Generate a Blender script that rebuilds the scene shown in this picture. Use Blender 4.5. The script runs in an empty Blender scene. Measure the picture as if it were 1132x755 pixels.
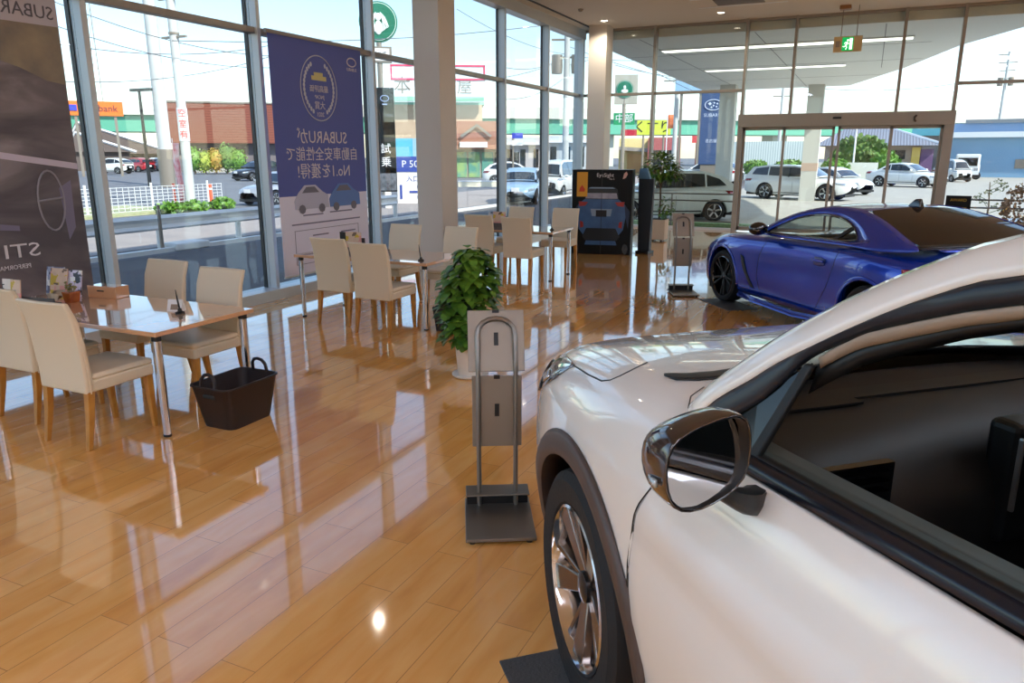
import bpy, bmesh, math, random
from mathutils import Vector, Matrix
from mathutils.bvhtree import BVHTree
random.seed(7)
PI = math.pi
sc = bpy.context.scene
COL = sc.collection
R = math.radians

# ---------------------------------------------------------------- materials
def srgb(c):
    def f(v):
        v /= 255.0
        return v / 12.92 if v <= 0.04045 else ((v + 0.055) / 1.055) ** 2.4
    return (f(c[0]), f(c[1]), f(c[2]), 1.0)

def mat(name, col, rough=0.5, metal=0.0, coat=0.0, spec=0.5, emit=None, es=1.0, noise=None, bump=None, alpha=None):
    m = bpy.data.materials.new(name); m.use_nodes = True
    nt = m.node_tree; b = nt.nodes['Principled BSDF']
    b.inputs['Base Color'].default_value = srgb(col)
    b.inputs['Roughness'].default_value = rough
    b.inputs['Metallic'].default_value = metal
    b.inputs['Coat Weight'].default_value = coat
    b.inputs['Coat Roughness'].default_value = 0.03
    b.inputs['Specular IOR Level'].default_value = spec
    if emit is not None:
        b.inputs['Emission Color'].default_value = srgb(emit)
        b.inputs['Emission Strength'].default_value = es
    tc = None
    if noise or bump:
        tc = nt.nodes.new('ShaderNodeTexCoord')
    if noise:   # (scale, second colour, contrast)
        n = nt.nodes.new('ShaderNodeTexNoise'); n.inputs['Scale'].default_value = noise[0]; n.inputs['Detail'].default_value = 6
        r = nt.nodes.new('ShaderNodeValToRGB')
        r.color_ramp.elements[0].position = 0.5 - noise[2]; r.color_ramp.elements[1].position = 0.5 + noise[2]
        r.color_ramp.elements[0].color = srgb(col); r.color_ramp.elements[1].color = srgb(noise[1])
        nt.links.new(tc.outputs['Object'], n.inputs['Vector']); nt.links.new(n.outputs['Fac'], r.inputs['Fac'])
        nt.links.new(r.outputs['Color'], b.inputs['Base Color'])
    if bump:    # (scale, strength)
        n2 = nt.nodes.new('ShaderNodeTexNoise'); n2.inputs['Scale'].default_value = bump[0]; n2.inputs['Detail'].default_value = 4
        bp = nt.nodes.new('ShaderNodeBump'); bp.inputs['Strength'].default_value = bump[1]; bp.inputs['Distance'].default_value = 0.01
        nt.links.new(tc.outputs['Object'], n2.inputs['Vector']); nt.links.new(n2.outputs['Fac'], bp.inputs['Height'])
        nt.links.new(bp.outputs['Normal'], b.inputs['Normal'])
    return m

def glass_mat(name, tint=(1, 1, 1), strength=1.0, rough=0.0, dark=0.0):
    m = bpy.data.materials.new(name); m.use_nodes = True
    nt = m.node_tree; nt.nodes.clear()
    out = nt.nodes.new('ShaderNodeOutputMaterial')
    t = nt.nodes.new('ShaderNodeBsdfTransparent'); t.inputs['Color'].default_value = (*tint, 1)
    g = nt.nodes.new('ShaderNodeBsdfGlossy'); g.inputs['Roughness'].default_value = rough
    fr = nt.nodes.new('ShaderNodeLayerWeight'); fr.inputs['Blend'].default_value = 0.5
    pw = nt.nodes.new('ShaderNodeMath'); pw.operation = 'POWER'; pw.inputs[1].default_value = 4.5
    nt.links.new(fr.outputs['Facing'], pw.inputs[0])
    mu = nt.nodes.new('ShaderNodeMath'); mu.operation = 'MULTIPLY_ADD'; mu.inputs[1].default_value = 0.9*strength; mu.inputs[2].default_value = 0.035*strength
    mx = nt.nodes.new('ShaderNodeMixShader')
    nt.links.new(pw.outputs[0], mu.inputs[0]); nt.links.new(mu.outputs[0], mx.inputs['Fac'])
    nt.links.new(t.outputs[0], mx.inputs[1]); nt.links.new(g.outputs[0], mx.inputs[2])
    nt.links.new(mx.outputs[0], out.inputs['Surface'])
    return m

# ---------------------------------------------------------------- mesh builder
class MB:
    def __init__(s):
        s.v = []; s.f = []
    def add(s, vs, fs):
        o = len(s.v); s.v += [tuple(p) for p in vs]; s.f += [tuple(i + o for i in f) for f in fs]; return s
    def box(s, x0, x1, y0, y1, z0, z1, M=None):
        vs = [(x0,y0,z0),(x1,y0,z0),(x1,y1,z0),(x0,y1,z0),(x0,y0,z1),(x1,y0,z1),(x1,y1,z1),(x0,y1,z1)]
        if M is not None: vs = [M @ Vector(p) for p in vs]
        return s.add(vs, [(0,3,2,1),(4,5,6,7),(0,1,5,4),(1,2,6,5),(2,3,7,6),(3,0,4,7)])
    def hexa(s, bot, top):
        n = len(bot)
        return s.add(list(bot) + list(top), [tuple(range(n))[::-1], tuple(range(n, 2*n))] + [(i, (i+1) % n, n+(i+1) % n, n+i) for i in range(n)])
    def grid(s, rows, closed=False):
        nr, nc = len(rows), len(rows[0]); vs = [p for r in rows for p in r]; fs = []
        for i in range(nr-1):
            for j in range(nc if closed else nc-1):
                k = (j+1) % nc
                fs.append((i*nc+j, i*nc+k, (i+1)*nc+k, (i+1)*nc+j))
        return s.add(vs, fs)
    def lathe(s, prof, n=24, c=(0,0,0), M=None, cap=True):
        rows = []
        for r, z in prof:
            row = [Vector((r*math.cos(2*PI*i/n), r*math.sin(2*PI*i/n), z)) for i in range(n)]
            if M is not None: row = [M @ p for p in row]
            rows.append([p + Vector(c) for p in row])
        o = len(s.v); s.grid(rows, True)
        if cap:
            s.f.append(tuple(o+i for i in range(n))[::-1]); e = o+(len(prof)-1)*n
            s.f.append(tuple(e+i for i in range(n)))
        return s
    def tube(s, pts, r, n=8, cap=True, closed=False):
        pts = [Vector(p) for p in pts]; m = len(pts); rs = r if isinstance(r, (list, tuple)) else [r]*m
        rows = []; up = None
        for i, p in enumerate(pts):
            if closed: d = pts[(i+1) % m] - pts[(i-1) % m]
            else: d = pts[min(i+1, m-1)] - pts[max(i-1, 0)]
            d.normalize()
            if up is None:
                up = Vector((0,0,1)) if abs(d.z) < 0.9 else Vector((1,0,0))
            a = d.cross(up)
            if a.length < 1e-6: a = d.cross(Vector((0,1,0)))
            a.normalize(); up = a.cross(d).normalized()
            rows.append([p + (a*math.cos(2*PI*k/n) + up*math.sin(2*PI*k/n))*rs[i] for k in range(n)])
        if closed: rows.append(rows[0])
        o = len(s.v); s.grid(rows, True)
        if cap and not closed:
            s.f.append(tuple(o+i for i in range(n))); e = o+(m-1)*n
            s.f.append(tuple(e+i for i in range(n))[::-1])
        return s
    def prism(s, poly, h0, h1, ax='z', M=None):
        def P(a, b, h):
            q = {'z': (a,b,h), 'y': (a,h,b), 'x': (h,a,b)}[ax]
            return (M @ Vector(q)) if M is not None else q
        return s.hexa([P(a,b,h0) for a,b in poly], [P(a,b,h1) for a,b in poly])
    def ball(s, c, rx, ry, rz, nu=12, nv=8):
        rows = []
        for i in range(nv+1):
            t = PI*i/nv
            rr = max(math.sin(t), 1e-3)
            rows.append([(c[0]+rx*rr*math.cos(2*PI*k/nu), c[1]+ry*rr*math.sin(2*PI*k/nu), c[2]+rz*math.cos(t)) for k in range(nu)])
        return s.grid(rows[::-1], True)
    def build(s, name, m, parent=None, smooth=False, bevel=0, seg=2, sub=0, solid=0, sol_off=0, loc=None, angle=35, fix=True):
        me = bpy.data.meshes.new(name); me.from_pydata(s.v, [], s.f); me.validate()
        if fix:
            bm = bmesh.new(); bm.from_mesh(me); bmesh.ops.recalc_face_normals(bm, faces=bm.faces); bm.to_mesh(me); bm.free()
        ms = m if isinstance(m, (list, tuple)) else [m]
        for q in ms: me.materials.append(q)
        if smooth:
            for p in me.polygons: p.use_smooth = True
            if not sub:
                try: me.set_sharp_from_angle(angle=R(angle))
                except Exception: pass
        o = bpy.data.objects.new(name, me); COL.objects.link(o)
        if parent is not None: o.parent = parent
        if loc is not None: o.location = loc
        if solid:
            q = o.modifiers.new('s', 'SOLIDIFY'); q.thickness = solid; q.offset = sol_off
        if bevel:
            q = o.modifiers.new('b', 'BEVEL'); q.width = bevel; q.segments = seg; q.limit_method = 'ANGLE'; q.angle_limit = R(35)
        if sub:
            q = o.modifiers.new('u', 'SUBSURF'); q.levels = sub; q.render_levels = sub
        return o

def tag(o, label=None, cat=None, group=None, kind=None):
    if label: o['label'] = label
    if cat: o['category'] = cat
    if group: o['group'] = group
    if kind: o['kind'] = kind
    return o
def thing(name, loc, rz, label, cat, group=None, scale=1.0):
    o = bpy.data.objects.new(name, None); COL.objects.link(o); o.empty_display_size = 0.1
    o.location = loc; o.rotation_euler = (0, 0, rz); o.scale = (scale,)*3
    return tag(o, label, cat, group)
def struct(o):
    o['kind'] = 'structure'; return o
def copy_tree(o, parent=None):
    c = o.copy(); COL.objects.link(c); c.parent = parent
    for ch in [k for k in bpy.data.objects if k.parent == o]:
        copy_tree(ch, c)
    return c
def dup(o, loc, rz, label=None, group=None, scale=None):
    c = copy_tree(o); c.location = loc; c.rotation_euler = (0, 0, rz)
    if label: c['label'] = label
    if group: c['group'] = group
    if scale: c.scale = (scale,)*3
    return c
def freeze(o):
    """bake an object's modifiers into its mesh"""
    dg = bpy.context.evaluated_depsgraph_get(); dg.update()
    me = bpy.data.meshes.new_from_object(o.evaluated_get(dg)); old = o.data
    o.modifiers.clear(); o.data = me; bpy.data.meshes.remove(old)
    return o
def cut(o, cutter_mb, solver='EXACT'):
    c = cutter_mb.build('cutter', MT['black'])
    c.matrix_world = Matrix.Identity(4)
    c.parent = o.parent; 
    q = o.modifiers.new('c', 'BOOLEAN'); q.operation = 'DIFFERENCE'; q.object = c; q.solver = solver
    bpy.context.view_layer.update()
    freeze(o)
    bpy.data.objects.remove(c)
    return o
def text(body, size, m, parent, M, ext=0.001, align='CENTER', name='lettering', sx=1.0):
    cu = bpy.data.curves.new(name, 'FONT'); cu.body = body; cu.size = size; cu.align_x = align; cu.align_y = 'CENTER'
    cu.extrude = ext; cu.resolution_u = 2
    cu.materials.append(m)
    o = bpy.data.objects.new(name, cu); COL.objects.link(o)
    bpy.context.view_layer.update()
    me = bpy.data.meshes.new_from_object(o.evaluated_get(bpy.context.evaluated_depsgraph_get()))
    bpy.data.objects.remove(o); bpy.data.curves.remove(cu)
    o = bpy.data.objects.new(name, me); COL.objects.link(o); o.parent = parent
    o.matrix_local = M @ Matrix.Diagonal((sx, 1, 1, 1))
    return o
def frame_M(org, xa, ya):
    xa = Vector(xa).normalized(); ya = Vector(ya).normalized(); za = xa.cross(ya)
    return Matrix(((xa.x, ya.x, za.x, org[0]), (xa.y, ya.y, za.y, org[1]), (xa.z, ya.z, za.z, org[2]), (0,0,0,1)))
def interp(tab, x):
    if x <= tab[0][0]: return tab[0][1]
    for (a, b), (c, d) in zip(tab, tab[1:]):
        if x <= c: return b + (d-b)*(x-a)/(c-a)
    return tab[-1][1]
def mirrory(mb):
    n = len(mb.v); mb.v += [(x, -y, z) for x, y, z in mb.v]; mb.f += [tuple(i+n for i in f[::-1]) for f in mb.f]; return mb

# palette of materials used all over
MT = {}
def defmats():
    D = MT
    D['black'] = mat('black_plastic', (14,14,15), 0.45)
    D['gloss_black'] = mat('gloss_black', (8,8,9), 0.08, coat=1.0)
    D['rubber'] = mat('tyre_rubber', (22,22,24), 0.75, bump=(60, .15))
    D['white_paint'] = mat('pearl_white_paint', (231,229,225), 0.25, coat=1.0)
    D['blue_paint'] = mat('blue_metallic_paint', (2,56,178), 0.22, metal=0.45, coat=1.0)
    D['clad'] = mat('brown_grey_cladding', (74,62,58), 0.45)
    D['chrome'] = mat('chrome', (215,215,215), 0.12, metal=1.0)
    D['alu'] = mat('aluminium', (190,190,188), 0.32, metal=0.9)
    D['dark_alu'] = mat('dark_machined_metal', (58,56,56), 0.25, metal=0.8)
    D['mull'] = mat('light_aluminium_mullion', (205,212,216), 0.35, metal=0.15)
    D['mull_brown'] = mat('taupe_door_frame', (156,150,142), 0.4, metal=0.25)
    D['ceiling'] = mat('ceiling_paint', (224,216,206), 0.85)
    D['wall'] = mat('wall_paint', (222,212,198), 0.85)
    D['column'] = mat('column_panel', (214,206,196), 0.5)
    D['glass'] = glass_mat('window_glass', (0.93, 0.96, 0.96), 0.9)
    D['car_glass'] = glass_mat('car_glass', (0.62, 0.68, 0.66), 1.0)
    D['dark_glass'] = mat('dark_car_glass', (26,30,30), 0.04, coat=1.0)
    D['leather'] = mat('cream_leatherette', (226,212,186), 0.5, bump=(180, .12))
    D['oak'] = mat('oak_leg', (200,144,66), 0.4, noise=(14, (176,118,48), .25))
    D['table'] = mat('beech_tabletop', (224,176,134), 0.08, coat=1.0, noise=(6, (214,164,122), .3))
    D['basket'] = mat('dark_brown_plastic', (40,30,30), 0.5, bump=(250, .3))
    D['taupe'] = mat('taupe_powder_coat', (146,136,124), 0.4, metal=0.35)
    D['steel'] = mat('satin_steel', (132,128,122), 0.35, metal=0.8)
    D['leaf'] = mat('leaf_green', (44,92,26), 0.4, noise=(9, (104,140,44), .18))
    D['leaf_light'] = mat('leaf_light', (120,160,52), 0.5, noise=(9, (60,112,40), .2))
    D['leaf_out'] = mat('outdoor_foliage', (62,104,48), 0.7, noise=(2, (120,150,70), .2))
    D['pot_white'] = mat('white_ceramic', (226,218,208), 0.3)
    D['soil'] = mat('soil', (40,30,22), 0.9)
    D['bark'] = mat('bark', (92,74,54), 0.8)
    D['paper'] = mat('paper', (236,234,232), 0.6)
    D['asphalt'] = mat('asphalt', (104,106,112), 0.85, noise=(3, (118,120,124), .2), bump=(80, .3))
    D['asphalt_shaded'] = mat('shaded_asphalt', (92,86,84), 0.85, noise=(3, (102,96,94), .2))  # darker asphalt copy with the building's shade put into its colour
    D['concrete'] = mat('pale_concrete', (186,182,172), 0.85, noise=(2, (170,166,158), .25))
    D['white'] = mat('white_enamel', (235,236,238), 0.4)
    D['guard'] = mat('guard_rail_white', (232,230,226), 0.4)
    D['red'] = mat('red_plastic', (200,30,34), 0.4)
    D['redglass'] = mat('tail_lamp_red', (150,10,16), 0.12, coat=1.0)
    D['lampglass'] = mat('lamp_clear', (170,180,188), 0.08, metal=0.5, coat=1.0)
    D['green'] = mat('green_paint', (10,110,72), 0.5)
    D['orange'] = mat('orange_sign', (240,118,40), 0.5)
    D['navy'] = mat('banner_navy_backlit', (84,96,172), 0.6)  # navy lightened to paint in daylight shining through the cloth
defmats()
# ================================================================ ROOM
XL, YF, ZC = -6.27, 17.2, 4.365
XR, YB = 9.0, -7.0
def plank_mat():
    m = bpy.data.materials.new('polished_maple_planks'); m.use_nodes = True
    nt = m.node_tree; b = nt.nodes['Principled BSDF']; L = nt.links.new
    tc = nt.nodes.new('ShaderNodeTexCoord'); mp = nt.nodes.new('ShaderNodeMapping')
    mp.inputs['Rotation'].default_value = (0, 0, R(90)); mp.inputs['Location'].default_value = (0.3, 0.018, 0)
    L(tc.outputs['Object'], mp.inputs['Vector'])
    br = nt.nodes.new('ShaderNodeTexBrick')
    br.inputs['Color1'].default_value = (0, 0, 0, 1); br.inputs['Color2'].default_value = (1, 1, 1, 1)
    br.inputs['Scale'].default_value = 1.0; br.inputs['Mortar Size'].default_value = 0.0016
    br.inputs['Brick Width'].default_value = 0.92; br.inputs['Row Height'].default_value = 0.149
    br.offset = 0.37; br.offset_frequency = 2; br.inputs['Mortar Smooth'].default_value = 0.3
    L(mp.outputs[0], br.inputs['Vector'])
    # fine variation inside planks, stretched along the plank
    mp2 = nt.nodes.new('ShaderNodeMapping'); mp2.inputs['Scale'].default_value = (9, 1.6, 1)
    L(tc.outputs['Object'], mp2.inputs['Vector'])
    n = nt.nodes.new('ShaderNodeTexNoise'); n.inputs['Scale'].default_value = 1.3; n.inputs['Detail'].default_value = 7; n.inputs['Distortion'].default_value = .6
    L(mp2.outputs[0], n.inputs['Vector'])
    mixv = nt.nodes.new('ShaderNodeMath'); mixv.operation = 'MULTIPLY_ADD'; mixv.inputs[1].default_value = 0.30; 
    L(br.outputs['Color'], mixv.inputs[0]); L(n.outputs['Fac'], mixv.inputs[2])
    rp = nt.nodes.new('ShaderNodeValToRGB'); e = rp.color_ramp.elements
    e[0].position = 0.3; e[0].color = srgb((214,146,74)); e[1].position = 0.95; e[1].color = srgb((243,188,116))
    q = e.new(0.6); q.color = srgb((234,170,92))
    L(mixv.outputs[0], rp.inputs['Fac'])
    mo = nt.nodes.new('ShaderNodeMix'); mo.data_type = 'RGBA'; mo.inputs['B'].default_value = srgb((172,118,68))
    L(br.outputs['Fac'], mo.inputs['Factor']); L(rp.outputs['Color'], mo.inputs['A'])
    L(mo.outputs['Result'], b.inputs['Base Color'])
    b.inputs['Roughness'].default_value = 0.07; b.inputs['IOR'].default_value = 1.95
    b.inputs['Coat Weight'].default_value = 0.8; b.inputs['Coat Roughness'].default_value = 0.03
    n2 = nt.nodes.new('ShaderNodeTexNoise'); n2.inputs['Scale'].default_value = 1.1; n2.inputs['Detail'].default_value = 2
    L(tc.outputs['Object'], n2.inputs['Vector'])
    ad = nt.nodes.new('ShaderNodeMath'); ad.operation = 'MULTIPLY_ADD'; ad.inputs[1].default_value = -0.12
    L(br.outputs['Fac'], ad.inputs[0]); L(n2.outputs['Fac'], ad.inputs[2])
    bp = nt.nodes.new('ShaderNodeBump'); bp.inputs['Strength'].default_value = 0.12; bp.inputs['Distance'].default_value = 0.01
    L(ad.outputs[0], bp.inputs['Height']); L(bp.outputs['Normal'], b.inputs['Normal']); L(bp.outputs['Normal'], b.inputs['Coat Normal'])
    return m
struct(MB().box(XL-.12, XR, YB, YF+.1, -.12, 0).build('floor', plank_mat()))
# ceiling slab (also the roof that shades the road side)
struct(MB().box(XL-.12, XR+.2, YB-.2, YF+.1, ZC, ZC+.35).build('ceiling', MT['ceiling']))
struct(MB().box(XL-.2, XR+.3, YB-.3, YF+.15, ZC+.35, 6.2).build('wall_upper', MT['wall']))
struct(MB().box(-2.5, XR, YB-.2, YB, 0, ZC).build('wall_back', MT['wall']))
struct(MB().box(XR, XR+.2, YB-.2, YF, 0, ZC).build('wall_right', MT['wall']))
# black strip painted as the shadow gap where ceiling meets road-side glazing
struct(MB().box(-5.93, -5.88, 0, YF-.02, ZC-.012, ZC+.01).build('trim_shadow_gap', MT['black']))
struct(MB().box(XL-.1, XL+.12, -7, YF, 4.17, ZC).build('trim_2', MT['mull']))

# ---- road-side glazing (left)
mull_y = [-6.4, -4.2, -1.98, .22, 2.42, 4.62, 6.70, 8.84, 10.9, 12.95, 15.02]
wl = struct(MB().box(XL-.13, XL+.16, YB, YF+.05, -.05, .12).build('wall_left', MT['mull'], bevel=.006))
panes = mull_y + [17.08]
for i, y in enumerate(mull_y):
    o = MB().box(XL-.085, XL+.095, y-.0, y+.055, .12, 4.2).build('mullion', MT['mull'], wl, bevel=.004)
    MB().box(XL-.087, XL-.04, y-.012, y+.067, .12, 4.2).build('gasket', MT['black'], o)
MB().box(XL-.1, XL+.12, 17.03, 17.13, 0, 4.2).build('mullion', MT['mull'], wl, bevel=.004)
tr = struct(MB().box(XL-.05, XL+.06, YB, 17.08, 2.925, 2.99).build('trim_3', MT['mull_brown'], bevel=.004))
for i in range(len(mull_y)):
    a, b_ = panes[i]+.055, panes[i+1]
    w = struct(MB().box(XL-.006, XL+.002, a, b_, .12, 4.2).build('window_%d' % (i+1), MT['glass']))

# ---- far glazing
far_x = [-4.535, -2.59, -1.625, .35, 1.34, 3.4, 5.46, 7.5]
wf = struct(MB().box(XL, -2.59, YF-.03, YF+.07, -.02, .05).box(1.34, XR, YF-.03, YF+.07, -.02, .05).build('wall_far', MT['mull'], bevel=.004))
for x in far_x:
    z0 = 2.4 if x in (-1.625, .35) else 0
    MB().box(x-.028, x+.028, YF-.1, YF+.1, z0, ZC).build('mullion', MT['mull_brown'], wf, bevel=.004)
MB().box(XL, -2.6, YF-.04, YF+.05, 2.93, 2.99).box(1.36, XR, YF-.04, YF+.05, 2.93, 2.99).build('transom', MT['mull_brown'], wf, bevel=.003)
MB().box(XL, XR, YF-.05, YF+.06, ZC-.05, ZC).build('head_rail', MT['mull_brown'], wf)
xs = [XL, -4.535, -2.59, -1.625, .35, 1.34, 3.4, 5.46, 7.5, XR]
for k in range(len(xs)-1):
    z0 = 2.46 if -2.6 < xs[k] < 1.3 else .05
    struct(MB().box(xs[k]+.028, xs[k+1]-.028, YF-.004, YF+.004, z0, ZC-.05).build('window_%d' % (20+k), MT['glass']))
# entrance: header box, jambs, sliding leaves
de = struct(MB().box(-2.64, 1.39, YF-.16, YF+.12, 2.2, 2.46).build('door_1', MT['mull_brown'], bevel=.006))
MB().box(-2.64, -2.54, YF-.15, YF+.1, 0, 2.2).box(1.22, 1.39, YF-.15, YF+.1, 0, 2.2).build('jamb', MT['mull_brown'], de, bevel=.004)
MB().box(-.78, -.62, YF-.175, YF-.16, 2.34, 2.38).build('motion_sensor', MT['black'], de, bevel=.006)
MB().tube([(.72,YF-.17,2.38),(.69,YF-.19,2.35),(.69,YF-.19,2.3),(.72,YF-.17,2.27)], .02, 8).build('door_hook', mat('hook_brown', (70,52,44), .4), de)
for (a, b_, n) in [(-2.54,-1.68,1),(-1.72,-.72,2),(-.66,.34,3),(.30,1.22,4)]:
    yy = YF - (.06 if n in (2, 3) else -.0)
    lf = struct(MB().box(a, a+.05, yy-.02, yy+.02, .02, 2.2).box(b_-.05, b_, yy-.02, yy+.02, .02, 2.2).box(a, b_, yy-.02, yy+.02, .02, .1)
        .box(a, b_, yy-.02, yy+.02, 2.14, 2.2).build('door_%d' % (n+1), MT['mull_brown'], bevel=.003))
    MB().box(a+.05, b_-.05, yy-.004, yy+.004, .1, 2.14).build('door_pane', MT['glass'], lf)

# ---- columns
for k, (x, y) in enumerate([(-5.65, 9.565), (-5.65, 16.75), (2.93, 16.75)]):
    c = struct(MB().box(x-.205, x+.205, y-.225, y+.225, 0, ZC).build('column', MT['column'], bevel=.006))
    c['label'] = ['beige square column beside the second table', 'beige square column at the far glass corner', 'beige square column at the right edge of the far glazing'][k]
struct(MB().box(XL+.16, XL+.17, YB, YF, 0, .12).build('baseboard_left', MT['mull']))

# ---- ceiling fittings
def downlight(x, y, label):
    t = thing('downlight', (x, y, ZC), 0, label, 'ceiling light', 'recessed downlights')
    MB().lathe([(.085,-.006),(.085,.0),(.066,.0),(.066,-.004),(.085,-.006)], 24, cap=False).build('trim_ring', MT['white'], t, smooth=True)
    MB().lathe([(.066,-.003),(.0661,-.001)], 24).build('lamp_disc', LAMP, t)
    return t
LAMP = mat('lamp_disc', (255,244,225), .5, emit=(255,240,215), es=9)
spots = [(-5.37,16.1,'lit recessed downlight just in front of the far corner column'), (-2.98,16.18,'lit recessed downlight between the far glazing and the cassette'),
         (-5.29,7.15,'recessed downlight above the second table, mirrored in the polished floor')]
for x, y, l in spots: downlight(x, y, l)
def lamp(x, y, p, r=.06, ang=150):
    l = bpy.data.lights.new('downlight_beam', 'SPOT'); l.energy = p; l.color = (1, .86, .68); l.spot_size = R(ang); l.spot_blend = .6; l.shadow_soft_size = r
    o = bpy.data.objects.new('downlight_beam', l); COL.objects.link(o); o.location = (x, y, ZC-.02)
for (x, y, l), p_ in zip(spots, (60, 40, 7)): lamp(x, y, p_, .03)
# rows of ceiling light panels over the car bays and behind the camera
PANEL = mat('ceiling_panel_lamp', (255,250,240), .5, emit=(216,230,255), es=17.0)
for j, (x, y) in enumerate([(3.0,-4.5),(3.0,-2.0),(6.2,-4.5),(6.2,-2.0),(6.2,1.0),(6.2,4.0),(6.2,7.0),(6.2,10.0),(6.2,13.0),(0.0,-4.5),(-3.0,-4.5),(3.4,1.0),(3.4,4.5),(3.4,8.0),(0,-2.2),(-3.0,-2.2)]):
    p = thing('ceiling_panel_light', (x, y, ZC), 0, 'long ceiling light panel over the car bays', 'ceiling light', 'ceiling light panels')
    MB().box(-.21,.21,-.9,.9,-.02,0).build('frame', MT['white'], p)
    MB().box(-.19,.19,-.87,.87,-.024,-.019).build('diffuser', PANEL, p)
ac = thing('ceiling_cassette', (-2.45, 14.95, ZC), 0, 'square ceiling air-conditioning cassette with dark centre grille', 'air conditioner')
MB().box(-.95,.95,-.5,.5,-.03,0).build('panel', MT['ceiling'], ac, bevel=.01)
MB().box(-.42,.42,-.3,.3,-.036,-.03).build('grille', mat('grille_bronze', (110,84,50), .5), ac)
MB().box(-.8,.8,-.44,-.38,-.036,-.03).box(-.8,.8,.38,.44,-.036,-.03).build('vane', MT['white'], ac)
sd = thing('smoke_detector', (-5.37, 14.65, ZC), 0, 'small grey round smoke detector on the ceiling', 'smoke detector')
MB().lathe([(.05,0),(.05,-.02),(.03,-.045),(.02,-.05)], 20).build('housing', MT['taupe'], sd, smooth=True)
# exit sign
ex = thing('exit_sign', (-.62, 16.45, 3.68), 0, 'hanging exit sign with green running-man panel', 'exit sign')
MB().box(-.25,.25,-.03,.03,-.14,.14).build('housing', mat('sign_casing_tan', (214,188,140), .5), ex, bevel=.006)
EG = mat('exit_green', (0,150,70), .4, emit=(0,160,80), es=.7); EW = mat('exit_white', (240,255,240), .4, emit=(235,255,235), es=1.0)
MB().box(-.1,.1,-.035,-.03,-.12,.12).build('green_panel', EG, ex)
rm = MB()
rm.box(.03,.08,-.038,-.0355,-.1,.1)                                            # doorway
rm.tube([(-.01,-.037,.02),(-.03,-.037,-.03)], .016, 6).ball((0,-.037,.065), .018,.004,.018)
rm.tube([(-.03,-.037,-.03),(-.01,-.037,-.06),(-.03,-.037,-.1)], .009, 6).tube([(-.03,-.037,-.03),(-.06,-.037,-.05),(-.085,-.037,-.04)], .009, 6)
rm.tube([(-.01,-.037,.03),(-.045,-.037,.03),(-.06,-.037,0)], .007, 6).tube([(-.01,-.037,.03),(.02,-.037,.0)], .007, 6)
rm.build('running_figure', EW, ex)
MB().box(-.21,-.14,-.034,-.03,-.05,.06).build('side_mark', MT['taupe'], ex)
for x in (-.13, .14): MB().tube([(x,0,.14),(x,0,ZC-3.68)], .008, 8).build('hanger_rod', MT['taupe'], ex)
MB().box(-.2,.0,-.1,.1,ZC-3.68-.07,ZC-3.68).build('ceiling_mount', mat('mount_brown', (150,110,70), .5), ex, bevel=.01)

# ================================================================ CAMERA, SKY, SUN
cam = bpy.data.cameras.new('camera'); cam.sensor_width = 36; cam.lens = 826/1132*36; cam.clip_end = 1000; cam.clip_start = .03
co = bpy.data.objects.new('camera', cam); COL.objects.link(co); co.location = (0, 0, 1.65); co.rotation_euler = (R(90-14.08), 0, R(25.0))
sc.camera = co
w = bpy.data.worlds.new('sky'); sc.world = w; w.use_nodes = True; nt = w.node_tree
bg = nt.nodes['Background']; sky = nt.nodes.new('ShaderNodeTexSky'); sky.sky_type = 'NISHITA'; sky.sun_disc = False
sky.sun_elevation = R(42); sky.sun_rotation = R(75); sky.air_density = 1.0; sky.dust_density = 0.5; sky.ozone_density = 1.0; sky.altitude = 0
nt.links.new(sky.outputs[0], bg.inputs['Color']); bg.inputs['Strength'].default_value = 0.225
sl = bpy.data.lights.new('sun', 'SUN'); sl.energy = 4.2; sl.angle = R(1.2); sl.color = (1, .95, .86)
so = bpy.data.objects.new('sun', sl); COL.objects.link(so)
sdv = Vector((.62, -.28, .62)).normalized()      # towards the sun
so.rotation_euler = (-sdv).to_track_quat('-Z', 'Y').to_euler()
sc.view_settings.view_transform = 'Standard'; sc.view_settings.look = 'None'; sc.view_settings.gamma = 1
try: sc.view_settings.use_curve_mapping = False
except Exception: pass
sc.view_settings.exposure = 0.62
try:
    sc.cycles.use_denoising = True; sc.cycles.max_bounces = 8; sc.cycles.diffuse_bounces = 4; sc.cycles.glossy_bounces = 4; sc.cycles.transparent_max_bounces = 16
    sc.cycles.transmission_bounces = 4; sc.cycles.caustics_reflective = False; sc.cycles.sample_clamp_indirect = 8
except Exception: pass
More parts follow.
